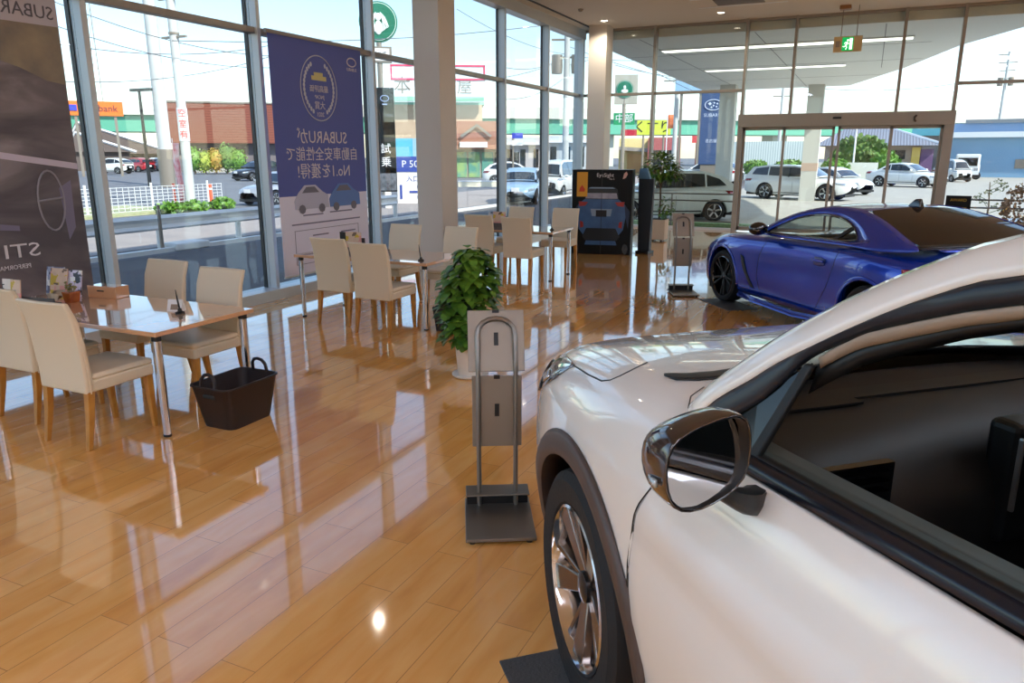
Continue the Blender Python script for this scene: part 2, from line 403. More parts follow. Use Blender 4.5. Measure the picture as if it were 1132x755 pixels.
# ================================================================ CHAIRS, TABLES
def make_chair():
    t = thing('dining_chair', (0,0,0), 0, '', 'chair')
    W = .20
    # back: upholstered shell running from the seat rail up, leaning back; chair faces +Y, back at -Y
    rows = []
    prof = [(.33, -.215, .052), (.45, -.215, .05), (.60, -.225, .045), (.75, -.255, .04), (.865, -.295, .034)]
    mb = MB(); ring = []
    for z, y, th in prof:
        wv = W + (.006 if z > .5 else 0)
        bow = .012 if z > .7 else 0
        ring.append([(-wv, y+bow, z), (0, y-bow*.4, z), (wv, y+bow, z), (wv, y+th+bow, z), (0, y+th-bow*.4, z), (-wv, y+th+bow, z)])
    mb.grid(ring, True)
    mb.f.append((0,1,2,3,4,5)); n = len(mb.v); mb.f.append(tuple(range(n-6, n))[::-1])
    back = mb.build('backrest', MT['leather'], t, smooth=True, bevel=.012, seg=3, angle=50)
    sp = MB()
    for sgn in (-1, 1):
        sp = MB().tube([(sgn*(W+.004), y+th*.5+(.012 if z > .7 else 0), z) for z, y, th in prof], .004, 6)
        sp.build('piping', MT['leather'], back, smooth=True)
    # seat cushion with deep upholstered rail
    s1 = MB().box(-W-.005, W+.005, -.17, .235, .335, .405).build('seat_rail', MT['leather'], t, bevel=.012, seg=3, smooth=True)
    MB().box(-W-.005, W+.005, -.165, .24, .40, .44).build('seat', MT['leather'], t, bevel=.02, seg=3, smooth=True)
    for sx in (-1, 1):
        for fr in (0, 1):
            x = sx*(W-.02)
            if fr: a = [(x, .205, .34), (x, .21, .17), (x+sx*.002, .215, 0)]; rr = [.021, .018, .013]
            else: a = [(x, -.185, .34), (x, -.20, .20), (x+sx*.004, -.235, 0)]; rr = [.022, .019, .013]
            g = MB(); rows = []
            for p, q in zip(a, rr): rows.append([(p[0]-q, p[1]-q, p[2]), (p[0]+q, p[1]-q, p[2]), (p[0]+q, p[1]+q, p[2]), (p[0]-q, p[1]+q, p[2])])
            g.grid(rows, True); g.f.append((0,1,2,3)); g.f.append((8,9,10,11))
            g.build('leg', MT['oak'], t, bevel=.004)
    return t
chair = make_chair()
CH = [ # x, y, rot, label
 (-4.07, 2.84, 0, 'cream dining chair at the near table, its back to us, closest to the camera'),
 (-4.76, 2.99, 0, 'cream dining chair cut by the left edge of the photo, behind the closest chair'),
 (-4.80, 3.79, PI, 'cream dining chair across the near table, the one farther left under the window'),
 (-4.10, 3.65, PI, 'cream dining chair across the near table, by the pen stand and dark basket'),
 (-4.67, 6.06, 0, 'cream dining chair with its back to us in front of the brochure stand, second table'),
 (-4.08, 5.88, 0, 'cream dining chair with its back to us at the right of the second table'),
 (-4.78, 7.10, PI, 'cream dining chair behind the second table, left of the square column'),
 (-4.05, 7.10, PI, 'cream dining chair behind the second table, in front of the square column'),
 (-4.68, 9.22, 0, 'cream dining chair with its back to us at the left of the farthest table'),
 (-4.05, 9.05, 0, 'cream dining chair with its back to us at the middle of the farthest table'),
 (-4.78, 10.35, PI, 'cream dining chair behind the farthest table, mostly hidden by the chair before it'),
 (-4.05, 10.35, PI, 'cream dining chair behind the farthest table, next to the black display box'),
]
for i, (x, y, r, l) in enumerate(CH):
    if i == 0: chair.location = (x, y, 0); chair.rotation_euler.z = r; tag(chair, l, None, 'cream dining chairs')
    else: dup(chair, (x, y, 0), r, l, 'cream dining chairs')

def make_table():
    t = thing('dining_table', (0,0,0), 0, '', 'table')
    L, D, H = .79, .39, .655
    MB().box(-L, L, -D, D, H-.028, H).build('tabletop', MT['table'], t, bevel=.004)
    MB().box(-L+.10, L-.10, -D+.10, D-.10, H-.045, H-.028).build('apron', MT['steel'], t)
    for sx in (-1, 1):
        for sy in (-1, 1):
            x, y = sx*(L-.05), sy*(D-.05)
            lg = MB().lathe([(.021,.012),(.024,.3),(.024,H-.06)], 16, c=(x,y,0)).build('leg', MT['chrome'], t, smooth=True)
            MB().lathe([(.027,H-.062),(.027,H-.028)], 16, c=(x,y,0)).build('leg_collar', MT['black'], lg, smooth=True)
            MB().lathe([(.023,0),(.023,.014)], 16, c=(x,y,0)).build('foot_cap', MT['black'], lg)
    return t
tab = make_table()
TB = [(-4.40, 3.30, 0, 'beech dining table nearest the camera with magazines and a pen stand'),
      (-4.46, 6.36, 0, 'second beech dining table, in front of the square column'),
      (-4.46, 9.52, 0, 'farthest beech dining table, beside the black display box')]
for i, (x, y, r, l) in enumerate(TB):
    if i == 0: tab.location = (-4.50, y, 0); tab.scale = (1.12, 1, 1); tag(tab, l, None, 'beech dining tables')
    else: dup(tab, (x, y, 0), r, l, 'beech dining tables', scale=1.0)
TH = .655
# pen stands
def pen_stand(x, y, label):
    p = thing('pen_stand', (x, y, TH), 0, label, 'pen stand', 'black desk pens in stands')
    MB().lathe([(.030,0),(.030,.010),(.014,.018),(.011,.035)], 18).build('base', MT['black'], p, smooth=True)
    MB().tube([(0,0,.02),(-.012,.0,.09),(-.02,.0,.155)], [.006,.0055,.002], 8).build('pen', MT['black'], p, smooth=True)
pen_stand(-3.92, 3.36, 'black desk pen in a round stand on the near table')
pen_stand(-3.82, 6.12, 'black desk pen in a round stand on the second table')
pen_stand(-3.80, 9.42, 'black desk pen in a round stand on the farthest table')
def card(x, y, rz, label, kind, scale=1):
    c = thing('table_card', (x, y, TH), rz, label, 'card', None, scale)
    MB().hexa([(-.05,-.03,0),(.05,-.03,0),(.05,.03,0),(-.05,.03,0)], [(-.05,-.002,.075),(.05,-.002,.075),(.05,.002,.075),(-.05,.002,.075)]).build('card_body', MT['paper'], c)
    MB().box(-.035,.035,-.031,-.029,.0,.0).build('x', MT['paper'], c) if False else None
    if kind: MB().add([(-.025,-.0305,.012),(.025,-.0305,.012),(.025,-.014,.045),(-.025,-.014,.045)], [(0,1,2,3)]).build('printed_square', mat('print_taupe', (150,130,110), .6), c)
    return c
card(-4.02, 3.42, R(20), 'small white folded card beside the pen stand on the near table', 1)
card(-3.66, 6.36, R(30), 'small clear and white card at the right end of the second table', 0, .7)
# receipt tray on the near table's far edge
# ---- magazines, box and little pot at the left end of the near table
rk = thing('desk_tray', (-5.12, 3.23, TH), R(8), 'low grey tray in front of upright magazines at the left end of the near table', 'tray')
MB().box(-.14,.2,-.06,-.0,0,.012).box(-.14,.2,-.06,-.052,0,.045).build('tray', mat('rack_grey', (88,86,86), .5), rk, bevel=.003)
def cover(name, cols, seedv):
    m = bpy.data.materials.new(name); m.use_nodes = True; nt = m.node_tree; b = nt.nodes['Principled BSDF']
    tc = nt.nodes.new('ShaderNodeTexCoord'); vo = nt.nodes.new('ShaderNodeTexVoronoi'); vo.inputs['Scale'].default_value = 22
    vo.distance = 'CHEBYCHEV'
    mp = nt.nodes.new('ShaderNodeMapping'); mp.inputs['Location'].default_value = (seedv, seedv*2, 0); mp.inputs['Scale'].default_value = (1, 1, 1.3)
    rp = nt.nodes.new('ShaderNodeValToRGB'); rp.color_ramp.interpolation = 'CONSTANT'
    e = rp.color_ramp.elements; e[0].position = 0; e[0].color = srgb(cols[0]); e[1].position = .4; e[1].color = srgb(cols[1])
    for i, c in enumerate(cols[2:]): q = e.new(.55+.12*i); q.color = srgb(c)
    nt.links.new(tc.outputs['Object'], mp.inputs['Vector']); nt.links.new(mp.outputs[0], vo.inputs['Vector'])
    nt.links.new(vo.outputs['Color'], rp.inputs['Fac']); nt.links.new(rp.outputs['Color'], b.inputs['Base Color']); b.inputs['Roughness'].default_value = .35
    return m
covers = [cover('cover_peach', [(226,196,170),(220,190,164),(226,160,150),(210,180,60),(120,96,80)], 1.3),
          cover('cover_blue', [(196,204,220),(150,160,190),(230,232,236),(90,96,130)], 2.1),
          cover('cover_white', [(236,230,222),(240,236,230),(200,80,70),(60,60,64)], 4.4),
          cover('cover_violet', [(214,206,226),(206,200,222),(60,60,70),(240,240,240)], 6.0)]
mg = [(-.05, .03, 0, .20, 'peach-covered magazine standing at the front of the near table', .15, -4),
      (.07, .06, 3, .19, 'pale violet brochure standing at the right end of the near table', .13, 2),
      (-.14, .07, 1, .20, 'blue and orange magazine standing at the left end of the near table', .14, 3)]
for i, (dx, dy, ci, h, l, wd, rot) in enumerate(mg):
    M_ = Matrix.Translation((-5.17+dx, 3.40+dy, TH+.001)) @ Matrix.Rotation(R(8+rot), 4, 'Z') @ Matrix.Rotation(R(-12), 4, 'X')
    o = MB().box(-wd*.55, wd*.55, 0, .008, 0, h).build('magazine', covers[ci]); o.matrix_world = M_
    tag(o, l, 'magazine', 'magazines in the near table')
tis = thing('paper_wrap', (-5.05, 3.31, TH), R(-10), 'crumpled beige paper cone lying in front of the magazine rack', 'paper')
MB().grid([[(-.09,-.0,.015),(-.07,-.03,.05),(-.0,-.03,.06),(.07,-.01,.05)],[(-.09,.0,.01),(-.03,-.04,.0),(.03,-.03,.0),(.09,0,.04)],[(-.08,.02,.06),(-.03,.03,.07),(.03,.04,.075),(.1,.02,.09)]]).build('wrap', mat('kraft_paper', (206,186,158), .7), tis, solid=.002, smooth=True)
pot = thing('flower_pot', (-4.92, 3.33, TH), 0, 'small orange-brown square pot with sprigs beside the magazines', 'flower pot')
MB().hexa([(-.034,-.034,0),(.034,-.034,0),(.034,.034,0),(-.034,.034,0)], [(-.044,-.044,.075),(.044,-.044,.075),(.044,.044,.075),(-.044,.044,.075)]).build('pot', mat('amber_glaze', (176,96,34), .25, coat=.5, noise=(20,(140,60,24),.2)), pot, bevel=.006)
sg = MB()
for k in range(16):
    a = random.uniform(0, 6.28); r0 = random.uniform(.01,.05); x, y = r0*math.cos(a), r0*math.sin(a); z = random.uniform(.09,.14)
    sg.tube([(x*.3,y*.3,.06),(x,y,z)], .0015, 4); sg.ball((x,y,z), .008,.008,.006, 6, 4)
sg.build('sprigs', mat('dried_sprig', (150,140,84), .8), pot)
bx = thing('tissue_box', (-4.86, 3.57, TH), R(6), 'low beech tissue box with a slot behind the orange pot', 'box')
MB().box(-.13,.13,-.06,.06,0,.085).build('box_body', MT['table'], bx, bevel=.004)
MB().box(-.03,.03,-.0715,-.068,.05,.058).build('slot', MT['black'], bx)
# window-side shelf beside near table
# standing paperbacks at far left on table (tall black and white flyers)
for k, (dx, ci, l) in enumerate([(-.36, 2, 'white flyer with black characters standing at the left edge of the near table'), (-.27, 0, 'pale pink flyer standing second from the left edge of the near table')]):
    o = MB().box(-.045, .045, -.004, .004, 0, .165).build('flyer', covers[ci]); o.matrix_world = Matrix.Translation((-4.93+dx, 3.12, TH)) @ Matrix.Rotation(R(5), 4, 'Z') @ Matrix.Rotation(R(-8), 4, 'X')
    tag(o, l, 'flyer', 'flyers on the near table')
# brochure stands on table 2 and 3
def brochures(x, y, label, ci):
    b = thing('brochure_stand', (x, y, TH), R(4), label, 'brochure stand', 'brochure stands on tables')
    MB().box(-.14,.14,-.05,.05,0,.01).box(-.14,.14,.04,.05,0,.14).box(-.14,.14,-.05,-.043,0,.05).build('holder', mat('holder_grey', (90,88,88), .5), b)
    MB().box(-.135,-.06,-.0,.01,.01,.20).build('dark_leaflet', covers[1] if ci else MT['black'], b)
    MB().box(-.05,.135,-.02,-.01,.01,.205).build('leaflet', covers[0], b)
    return b
brochures(-4.86, 6.42, 'brochure stand with peach and dark leaflets on the second table', 0)
brochures(-4.72, 9.62, 'brochure stand with brown printed leaflets on the farthest table', 1)
p2 = thing('flower_pot', (-4.60, 6.42, TH), 0, 'small orange-brown pot on the second table between the two chair backs', 'flower pot')
MB().hexa([(-.034,-.034,0),(.034,-.034,0),(.034,.034,0),(-.034,.034,0)], [(-.044,-.044,.09),(.044,-.044,.09),(.044,.044,.09),(-.044,.044,.09)]).build('pot', bpy.data.materials['amber_glaze'], p2, bevel=.006)

# ---- dark basket
bk = thing('storage_basket', (-3.50, 3.36, 0), 0, 'dark brown plastic storage basket with two loop handles on the floor', 'basket', scale=1.07)
def ring(w, d, z, n=6, rr=.05):
    pts = []
    for cx, cy, a0 in ((w-rr, d-rr, 0), (-w+rr, d-rr, 90), (-w+rr, -d+rr, 180), (w-rr, -d+rr, 270)):
        for k in range(n): a = R(a0+90*k/(n-1)); pts.append((cx+rr*math.cos(a), cy+rr*math.sin(a), z))
    return pts
b_ = MB().grid([ring(.118,.165,.0), ring(.122,.17,.02), ring(.15,.21,.245), ring(.157,.217,.25), ring(.157,.217,.258), ring(.146,.206,.258), ring(.118,.166,.012)], True)
b_.f.append(tuple(range(24))[::-1]); b_.f.append(tuple(range(6*24, 7*24)))
b_.build('body', MT['basket'], bk, smooth=True, angle=50)
for s_ in (-1, 1):
    MB().tube([(-.055, s_*.207, .25), (-.05, s_*.20, .30), (-.03, s_*.195, .325), (0, s_*.193, .332), (.03, s_*.195, .325), (.05, s_*.20, .30), (.055, s_*.207, .25)], .010, 8).build('handle', MT['basket'], bk, smooth=True)
MB().box(-.045,.045,-.2085,-.19,.185,.215).build('grip_slot', MT['black'], bk, bevel=.008)

# ---- planter box and small plant behind the second table leg
def leaf(mb, p, d, up, L, W, curl=.2):
    d = Vector(d).normalized(); s = d.cross(Vector(up))
    if s.length < 1e-4: s = Vector((1,0,0))
    s.normalize(); n = s.cross(d).normalized(); p = Vector(p)
    a = p; b = p + d*L*.35 + s*W*.5 + n*L*.04; c = p + d*L*.35 - s*W*.5 + n*L*.04
    e = p + d*L*.38 ; f = p + d*L*.72 + s*W*.36 - n*L*curl*.3; g = p + d*L*.72 - s*W*.36 - n*L*curl*.3; h = p + d*L - n*L*curl; e2 = p + d*L*.72 - n*L*(curl*.3+.04)
    mb.add([a,b,c,e,f,g,h,e2], [(0,1,3),(0,3,2),(1,4,7,3),(3,7,5,2),(4,6,7),(7,6,5)])
pb = thing('planter_box', (-3.50, 6.14, 0), 0, 'dark brown square planter with a low pale-green plant beside the second table', 'planter')
MB().hexa([(-.115,-.115,0),(.115,-.115,0),(.115,.115,0),(-.115,.115,0)], [(-.14,-.14,.24),(.14,-.14,.24),(.14,.14,.24),(-.14,.14,.24)]).build('box', MT['basket'], pb, bevel=.008)
MB().box(-.12,.12,-.12,.12,.238,.243).build('soil', MT['soil'], pb)
fm = MB()
for k in range(70):
    a = random.uniform(0, 6.28); r0 = random.uniform(0,.10); leaf(fm, (r0*math.cos(a), r0*math.sin(a), .24+random.uniform(0,.07)), (math.cos(a), math.sin(a), random.uniform(.2,1.3)), (0,0,1), random.uniform(.05,.09), .035)
fm.build('foliage', MT['leaf_light'], pb, smooth=True)

# ---- big pothos in white pot
pl = thing('potted_plant', (-2.62, 4.86, 0), 0, 'bushy green climbing plant in a white pot behind the nearer info stand', 'potted plant')
pt = MB().lathe([(.088,0),(.092,.01),(.112,.23),(.117,.24),(.108,.24),(.102,.2)], 28).build('pot', MT['pot_white'], pl, smooth=True)
MB().lathe([(.125,.0),(.14,.012),(.14,.02),(.12,.015)], 28).build('saucer', MT['pot_white'], pl, smooth=True)
MB().lathe([(.101,.195),(.102,.205)], 24).build('soil', MT['soil'], pl)
MB().lathe([(.028,.16),(.028,.84)], 10).build('moss_pole', MT['bark'], pl)
random.seed(11)
fm = MB(); fl2 = MB()
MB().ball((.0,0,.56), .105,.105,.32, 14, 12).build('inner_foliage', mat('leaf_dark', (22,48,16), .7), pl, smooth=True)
for k in range(640):
    z = random.uniform(.30, .98) if k > 40 else random.uniform(.24,.34)
    zz = (z-.12)/.86
    rad = (.095 + .072*math.sin(min(1, zz*1.25)*PI*.8)) * (1 if zz < .8 else 1-(zz-.8)*3.2)
    a = random.uniform(0, 6.28); r0 = rad*random.uniform(.6, 1.18)*(1+.14*math.sin(3*a+z*11))
    x, y = r0*math.cos(a)+.03*math.sin(z*9), r0*math.sin(a)
    d = (math.cos(a)+random.uniform(-.5,.5), math.sin(a)+random.uniform(-.5,.5), random.uniform(-.9,.35))
    leaf(fl2 if random.random() < .18 else fm, (x, y, z), d, (0,0,1), random.uniform(.07,.125), random.uniform(.055,.09), .25)
fm.build('foliage', MT['leaf'], pl, smooth=True); fl2.build('young_foliage', MT['leaf_light'], pl, smooth=True)

# ---- slim potted tree near the far glazing
pt2 = thing('potted_tree', (-3.62, 14.55, 0), 0, 'slim indoor tree with round leafy crown in a square beige pot by the far glazing', 'potted plant')
MB().hexa([(-.15,-.15,.03),(.15,-.15,.03),(.15,.15,.03),(-.15,.15,.03)], [(-.16,-.16,.42),(.16,-.16,.42),(.16,.16,.42),(-.16,.16,.42)]).build('pot', mat('beige_pot', (206,184,158), .5), pt2, bevel=.008)
MB().box(-.1,-.06,-.1,.1,0,.03).box(.06,.1,-.1,.1,0,.03).build('pot_feet', MT['black'], pt2)
MB().box(-.14,.14,-.14,.14,.40,.43).build('soil', MT['soil'], pt2)
MB().tube([(0,0,.4),(.01,0,.8),(-.01,0,1.2),(0,.0,1.42)], [.022,.019,.016,.01], 8).tube([(0,0,1.05),(.12,-.05,1.35)], .008, 5).tube([(0,0,1.05),(-.14,0,1.35)], .008, 5).build('trunk', MT['bark'], pt2, smooth=True)
fm = MB()
def clump(fm, c, rx, rz, n, L):
    for k in range(n):
        a = random.uniform(0, 6.28); u = random.uniform(-1, 1); q = math.sqrt(1-u*u); f = random.uniform(.55,1)
        p = (c[0]+rx*q*math.cos(a)*f, c[1]+rx*q*math.sin(a)*f, c[2]+rz*u*f)
        leaf(fm, p, (q*math.cos(a)+random.uniform(-.5,.5), q*math.sin(a), u*.6-.2+random.uniform(-.4,.4)), (0,0,1), L*random.uniform(.7,1.2), L*.5)
clump(fm, (0,0,1.42), .34, .24, 320, .13); clump(fm, (-.26,0,1.24), .17, .14, 90, .11); clump(fm, (.22,0,1.3), .2, .15, 90, .11); clump(fm, (.14,-.1,.66), .16, .18, 80, .10)
fm.build('foliage', MT['leaf'], pt2, smooth=True)
# ================================================================ INFO STANDS, MATS, DISPLAY BOX, BANNERS
def info_stand(loc, rz, label):
    """seen from behind: two uprights joined in an arch, two panels, weighted base plate; faces +Y (away)"""
    t = thing('info_stand', loc, rz, label, 'display stand', 'grey metal information stands')
    W = .086
    tilt = R(22)
    ZT_ = .70
    def up(x, s): return (x, math.sin(tilt)*s, ZT_ + math.cos(tilt)*s)
    pts = [(-W,0,.0), (-W,0,.40), (-W,0,ZT_-.02), up(-W,.03), up(-W,.15)]
    for k in range(1, 8):
        a = PI - PI*k/8; pts.append(up(W*math.cos(a), .165 + .07*math.sin(a)))
    pts += [up(W,.15), up(W,.03), (W,0,ZT_-.02), (W,0,.40), (W,0,.0)]
    MB().tube(pts, .0115, 10).build('arched_frame', MT['steel'], t, smooth=True)
    Mx = Matrix.Translation((0,.0,ZT_)) @ Matrix.Rotation(-tilt, 4, 'X')
    u = MB().box(-.13,.13,.012,.02,-.01,.275, Mx).build('upper_panel', MT['taupe'], t, bevel=.003)
    MB().box(-.010,.010,.009,.013,.11,.17, Mx).build('panel_slot', MT['black'], u)
    MB().box(-.016,.016,.010,.022,.262,.277, Mx).build('panel_clip', MT['black'], u)
    MB().box(-.12,.12,.0205,.0225,.0,.265, Mx).build('face_sheet', MT['paper'], u)
    l = MB().box(-.115,.115,.012,.02,.32,.665).build('lower_panel', MT['taupe'], t, bevel=.003)
    MB().box(-.010,.010,.009,.013,.47,.53).build('panel_slot', MT['black'], l)
    MB().box(-.014,.014,.010,.022,.65,.667).build('panel_clip', MT['black'], l)
    MB().box(-.105,.105,.0205,.0225,.33,.655).build('face_sheet', MT['paper'], l)
    b = MB().box(-.155,.155,-.33,.08,.012,.028).build('base_plate', MT['steel'], t, bevel=.003)
    MB().box(-.15,.15,-.035,.08,.086,.094).build('weight_box_lid', MT['steel'], b, bevel=.002)
    MB().box(-.145,.145,.01,.075,.028,.086).build('weight_box', MT['black'], b)
    for sx in (-1, 1):
        for yy in (-.31, .06): MB().lathe([(.014,0),(.014,.012)], 10, c=(sx*.125, yy, 0)).build('foot', MT['rubber'], b)
    return t
info_stand((-1.445, 2.936, 0), R(29), 'grey metal information stand seen from behind beside the white car')
info_stand((-1.95, 9.10, 0), R(24), 'grey metal information stand seen from behind in front of the blue coupe')

def mat_pad(loc, rz, sx, sy, label):
    o = MB().box(-sx, sx, -sy, sy, 0, .008).build('floor_mat', mat('grey_rubber_mat', (70,72,74), .5, bump=(90,.5)) if 'grey_rubber_mat' not in bpy.data.materials else bpy.data.materials['grey_rubber_mat'], bevel=.003, loc=loc)
    o.rotation_euler.z = rz; tag(o, label, 'mat', 'rubber mats under the car wheels'); return o
mat_pad((-.66, 1.86, 0), R(42.5), .16, .26, 'grey rubber mat under the front wheel of the white car')
mat_pad((-1.30, 8.56, 0), R(37.8), .18, .34, 'grey rubber mat under the front wheel of the blue coupe')

# ---- black display box with a printed car rear
dbx = thing('display_box', (-4.00, 12.12, 0), R(10), 'large black display box printed with the rear of a blue car', 'display box')
PRB = mat('print_black', (6,6,9), .4, spec=.2)
MB().box(-.50,.50,-.01,.42,0,1.40).build('box_body', PRB, dbx, bevel=.006)
def fpan(name, poly, m, off=.012):
    """flat printed shape on the front (-Y) face; poly in x,z"""
    k = 1.0 if name.startswith('poster') else 1.13
    return MB().prism([(x*k, z) for x, z in poly], -off-.002, -.0095, 'y').build(name, m, dbx)
PB = mat('print_blue', (64,104,150), .4, noise=(5,(44,78,120),.25)); PL = mat('print_lightblue', (130,150,172), .4); PR = mat('print_red', (150,34,30), .4); PW = mat('print_white', (214,208,206), .4); PD = mat('print_dark', (16,18,26), .35)
fpan('printed_car_body', [(-.34,.84),(-.36,.62),(-.33,.42),(-.26,.32),(.26,.32),(.33,.42),(.36,.62),(.34,.84),(.25,.92),(-.25,.92)], PB)
fpan('printed_car_roof', [(-.25,.92),(-.23,1.08),(-.18,1.12),(.18,1.12),(.23,1.08),(.25,.92)], PD, .013)
fpan('printed_rear_window', [(-.24,.93),(-.22,1.02),(.22,1.02),(.24,.93)], mat('print_glass', (170,164,176), .3, noise=(7,(120,120,140),.2)), .014)
fpan('printed_spoiler', [(-.20,1.095),(-.16,1.115),(.16,1.115),(.20,1.095)], PL, .0145)
for s_ in (-1, 1):
    fpan('printed_tail_lamp', [(s_*.33,.80),(s_*.34,.88),(s_*.2,.87),(s_*.24,.81)][::s_], PR, .014)
    fpan('printed_reflector', [(s_*.31,.44),(s_*.315,.56),(s_*.27,.54),(s_*.26,.46)][::s_], PR, .0141)
    fpan('printed_wheel', [(s_*.365+.045*math.cos(a*.785), .10+.09*math.sin(a*.785)) for a in range(8)], MT['dark_alu'], .013)
    fpan('printed_car_flank', [(s_*.36,.62),(s_*.34,.84),(s_*.42,.72),(s_*.40,.44)][::s_], mat('print_navy', (24,40,70), .4), .0115)
fpan('printed_plate_recess', [(-.14,.64),(-.16,.76),(.16,.76),(.14,.64)], PL, .013)
fpan('printed_plate', [(-.08,.63),(-.08,.74),(.08,.74),(.08,.63)], PD, .0142)
fpan('printed_bumper', [(-.28,.30),(-.22,.44),(.22,.44),(.28,.30),(.24,.24),(-.24,.24)], PD, .0143)
fpan('printed_diffuser', [(-.24,.16),(-.22,.23),(.22,.23),(.24,.16)], PB, .014)
fpan('poster', [(-.42,.96),(-.42,1.36),(-.24,1.36),(-.24,.96)], mat('poster_yellow', (226,158,40), .5), .016)
fpan('poster_print', [(-.38,1.04),(-.37,1.10),(-.33,1.15),(-.28,1.08),(-.29,1.04)], mat('poster_red', (206,62,30), .5), .0175)
MF = lambda x, z, off=.013: frame_M((x, -off, z), (1,0,0), (0,0,1))
text('EyeSight', .085, PW, dbx, MF(.05, 1.31), name='title_lettering')
text('Ver.3', .04, PW, dbx, MF(.16, 1.25), name='subtitle_lettering')
MB().prism([(.34,1.25),(.39,1.27),(.42,1.33),(.40,1.37),(.36,1.34)], -.0125, -.009, 'y').build('printed_hand', mat('print_skin', (214,170,156), .5), dbx)
MB().box(-.004,.004,-.0165,-.009,.0,1.4).build('panel_joint', MT['black'], dbx)
pn = thing('tall_sign_panel', (-3.34, 12.55, 0), R(-10), 'dark leaning panel sign right behind the black display box', 'sign panel')
MB().hexa([(-.12,-.05,.05),(.09,-.05,.05),(.09,.05,.05),(-.12,.05,.05)], [(-.16,-.03,1.25),(.12,-.03,1.25),(.12,.03,1.25),(-.16,.03,1.25)]).build('panel', mat('panel_charcoal', (44,50,58), .5), pn, bevel=.008)
MB().hexa([(-.16,-.035,1.25),(.05,-.035,1.25),(.05,.03,1.25),(-.16,.03,1.25)], [(-.14,-.03,1.42),(-.02,-.03,1.42),(-.02,.03,1.42),(-.14,.03,1.42)]).build('blue_header', mat('panel_blue', (90,130,160), .4), pn)
MB().box(-.13,.11,-.12,.12,0,.05).build('base', MT['black'], pn, bevel=.01)
bs = thing('easel_sign', (1.52, 15.9, 0), R(-6), 'small black board with yellow writing near the entrance door', 'sign board')
MB().box(-.2,.2,-.01,.01,.47,.92).build('board', PRB, bs, bevel=.004)
YL = mat('yellow_ink', (176,146,40), .5)
text('AWARD', .07, YL, bs, frame_M((0,-.012,.84),(1,0,0),(0,0,1)))
MB().box(-.14,.14,-.012,-.0105,.70,.712).box(-.12,.12,-.012,-.0105,.64,.652).box(-.13,.13,-.012,-.0105,.58,.592).build('small_text_lines', YL, bs)
for s_ in (-1,1): MB().tube([(s_*.12,.0,.5),(s_*.16,-.12,0)], .01, 6).build('leg', MT['black'], bs)
MB().tube([(0,.01,.6),(0,.25,0)], .01, 6).build('leg', MT['black'], bs)

# ---- roller banners hanging on the road-side window
def banner(y0, y1, zt, zb, x, label):
    """built in local y,z, hanging in the plane x = const, printed side towards the road"""
    b = thing('window_banner', (x, 0, 0), 0, label, 'banner')
    return b
bn = banner(6.98, 8.85, 0, 0, XL+.20, 'navy and white roller banner with mirrored lettering hanging in the window')
Y0, Y1, ZT, ZB = 6.73, 8.41, 2.93, .24
MB().box(-.001,.001, Y0, Y1, 1.17, ZT).build('navy_field', MT['navy'], bn)
MB().box(-.001,.001, Y0, Y1, ZB, 1.17).build('white_field', mat('banner_white_backlit', (230,230,250), .6), bn)  # white brightened in colour for daylight coming through the cloth
MB().tube([(0,Y0-.03,ZT+.02),(0,Y1+.03,ZT+.02)], .022, 10).build('top_rail', MT['mull_brown'], bn)
MB().tube([(0,Y0,ZB),(0,Y1,ZB)], .012, 8).build('bottom_rail', MT['mull'], bn)
BI = mat('banner_ink', (214,208,214), .6)
YM = (Y0+Y1)/2
# mirrored lettering: seen from indoors the print shows through reversed
MI = lambda y, z, o=.003: frame_M((o, y, z), (0,-1,0), (0,0,1))
text('SUBARUが', .20, BI, bn, MI(YM, 1.84), name='lettering')
text('自動車安全性能で', .17, BI, bn, MI(YM, 1.64), name='lettering')
text('No.1を獲得!', .19, BI, bn, MI(YM, 1.44), name='lettering')
ring_ = MB(); 
def ellipse_ring(mb, cy, cz, ry, rz, th, n=48):
    mb.tube([(.004, cy+ry*math.cos(2*PI*k/n), cz+rz*math.sin(2*PI*k/n)) for k in range(n)], th, 4, closed=True)
ellipse_ring(ring_, YM-.02, 2.41, .33, .37, .007)
for s_ in (-1, 1):      # laurel
    for k in range(14):
        a = R(-62 + k*9.5); cy, cz = YM-.02+s_*.27*math.cos(a), 2.41+.30*math.sin(a)
        ring_.ball((.004, cy, cz), .002, .022, .028, 6, 4)
ring_.build('award_emblem', mat('emblem_pale', (196,200,214), .5), bn)
MB().box(.002,.005, YM-.15, YM+.12, 2.50, 2.55).box(.002,.005, YM-.10, YM+.06, 2.55, 2.59).build('emblem_car', mat('emblem_gold', (206,196,130), .5), bn)
text('最高評価', .085, BI, bn, MI(YM-.02, 2.40)); text('JNCAP', .06, BI, bn, MI(YM-.02, 2.31)); text('大賞', .10, BI, bn, MI(YM-.02, 2.21)); text('2021', .07, BI, bn, MI(YM-.02, 2.11))
ellipse_ring(q_ := MB(), Y1-.20, 2.77, .09, .05, .008); q_.build('corner_emblem', BI, bn)
text('SUBARU', .055, BI, bn, MI(Y1-.20, 2.68))
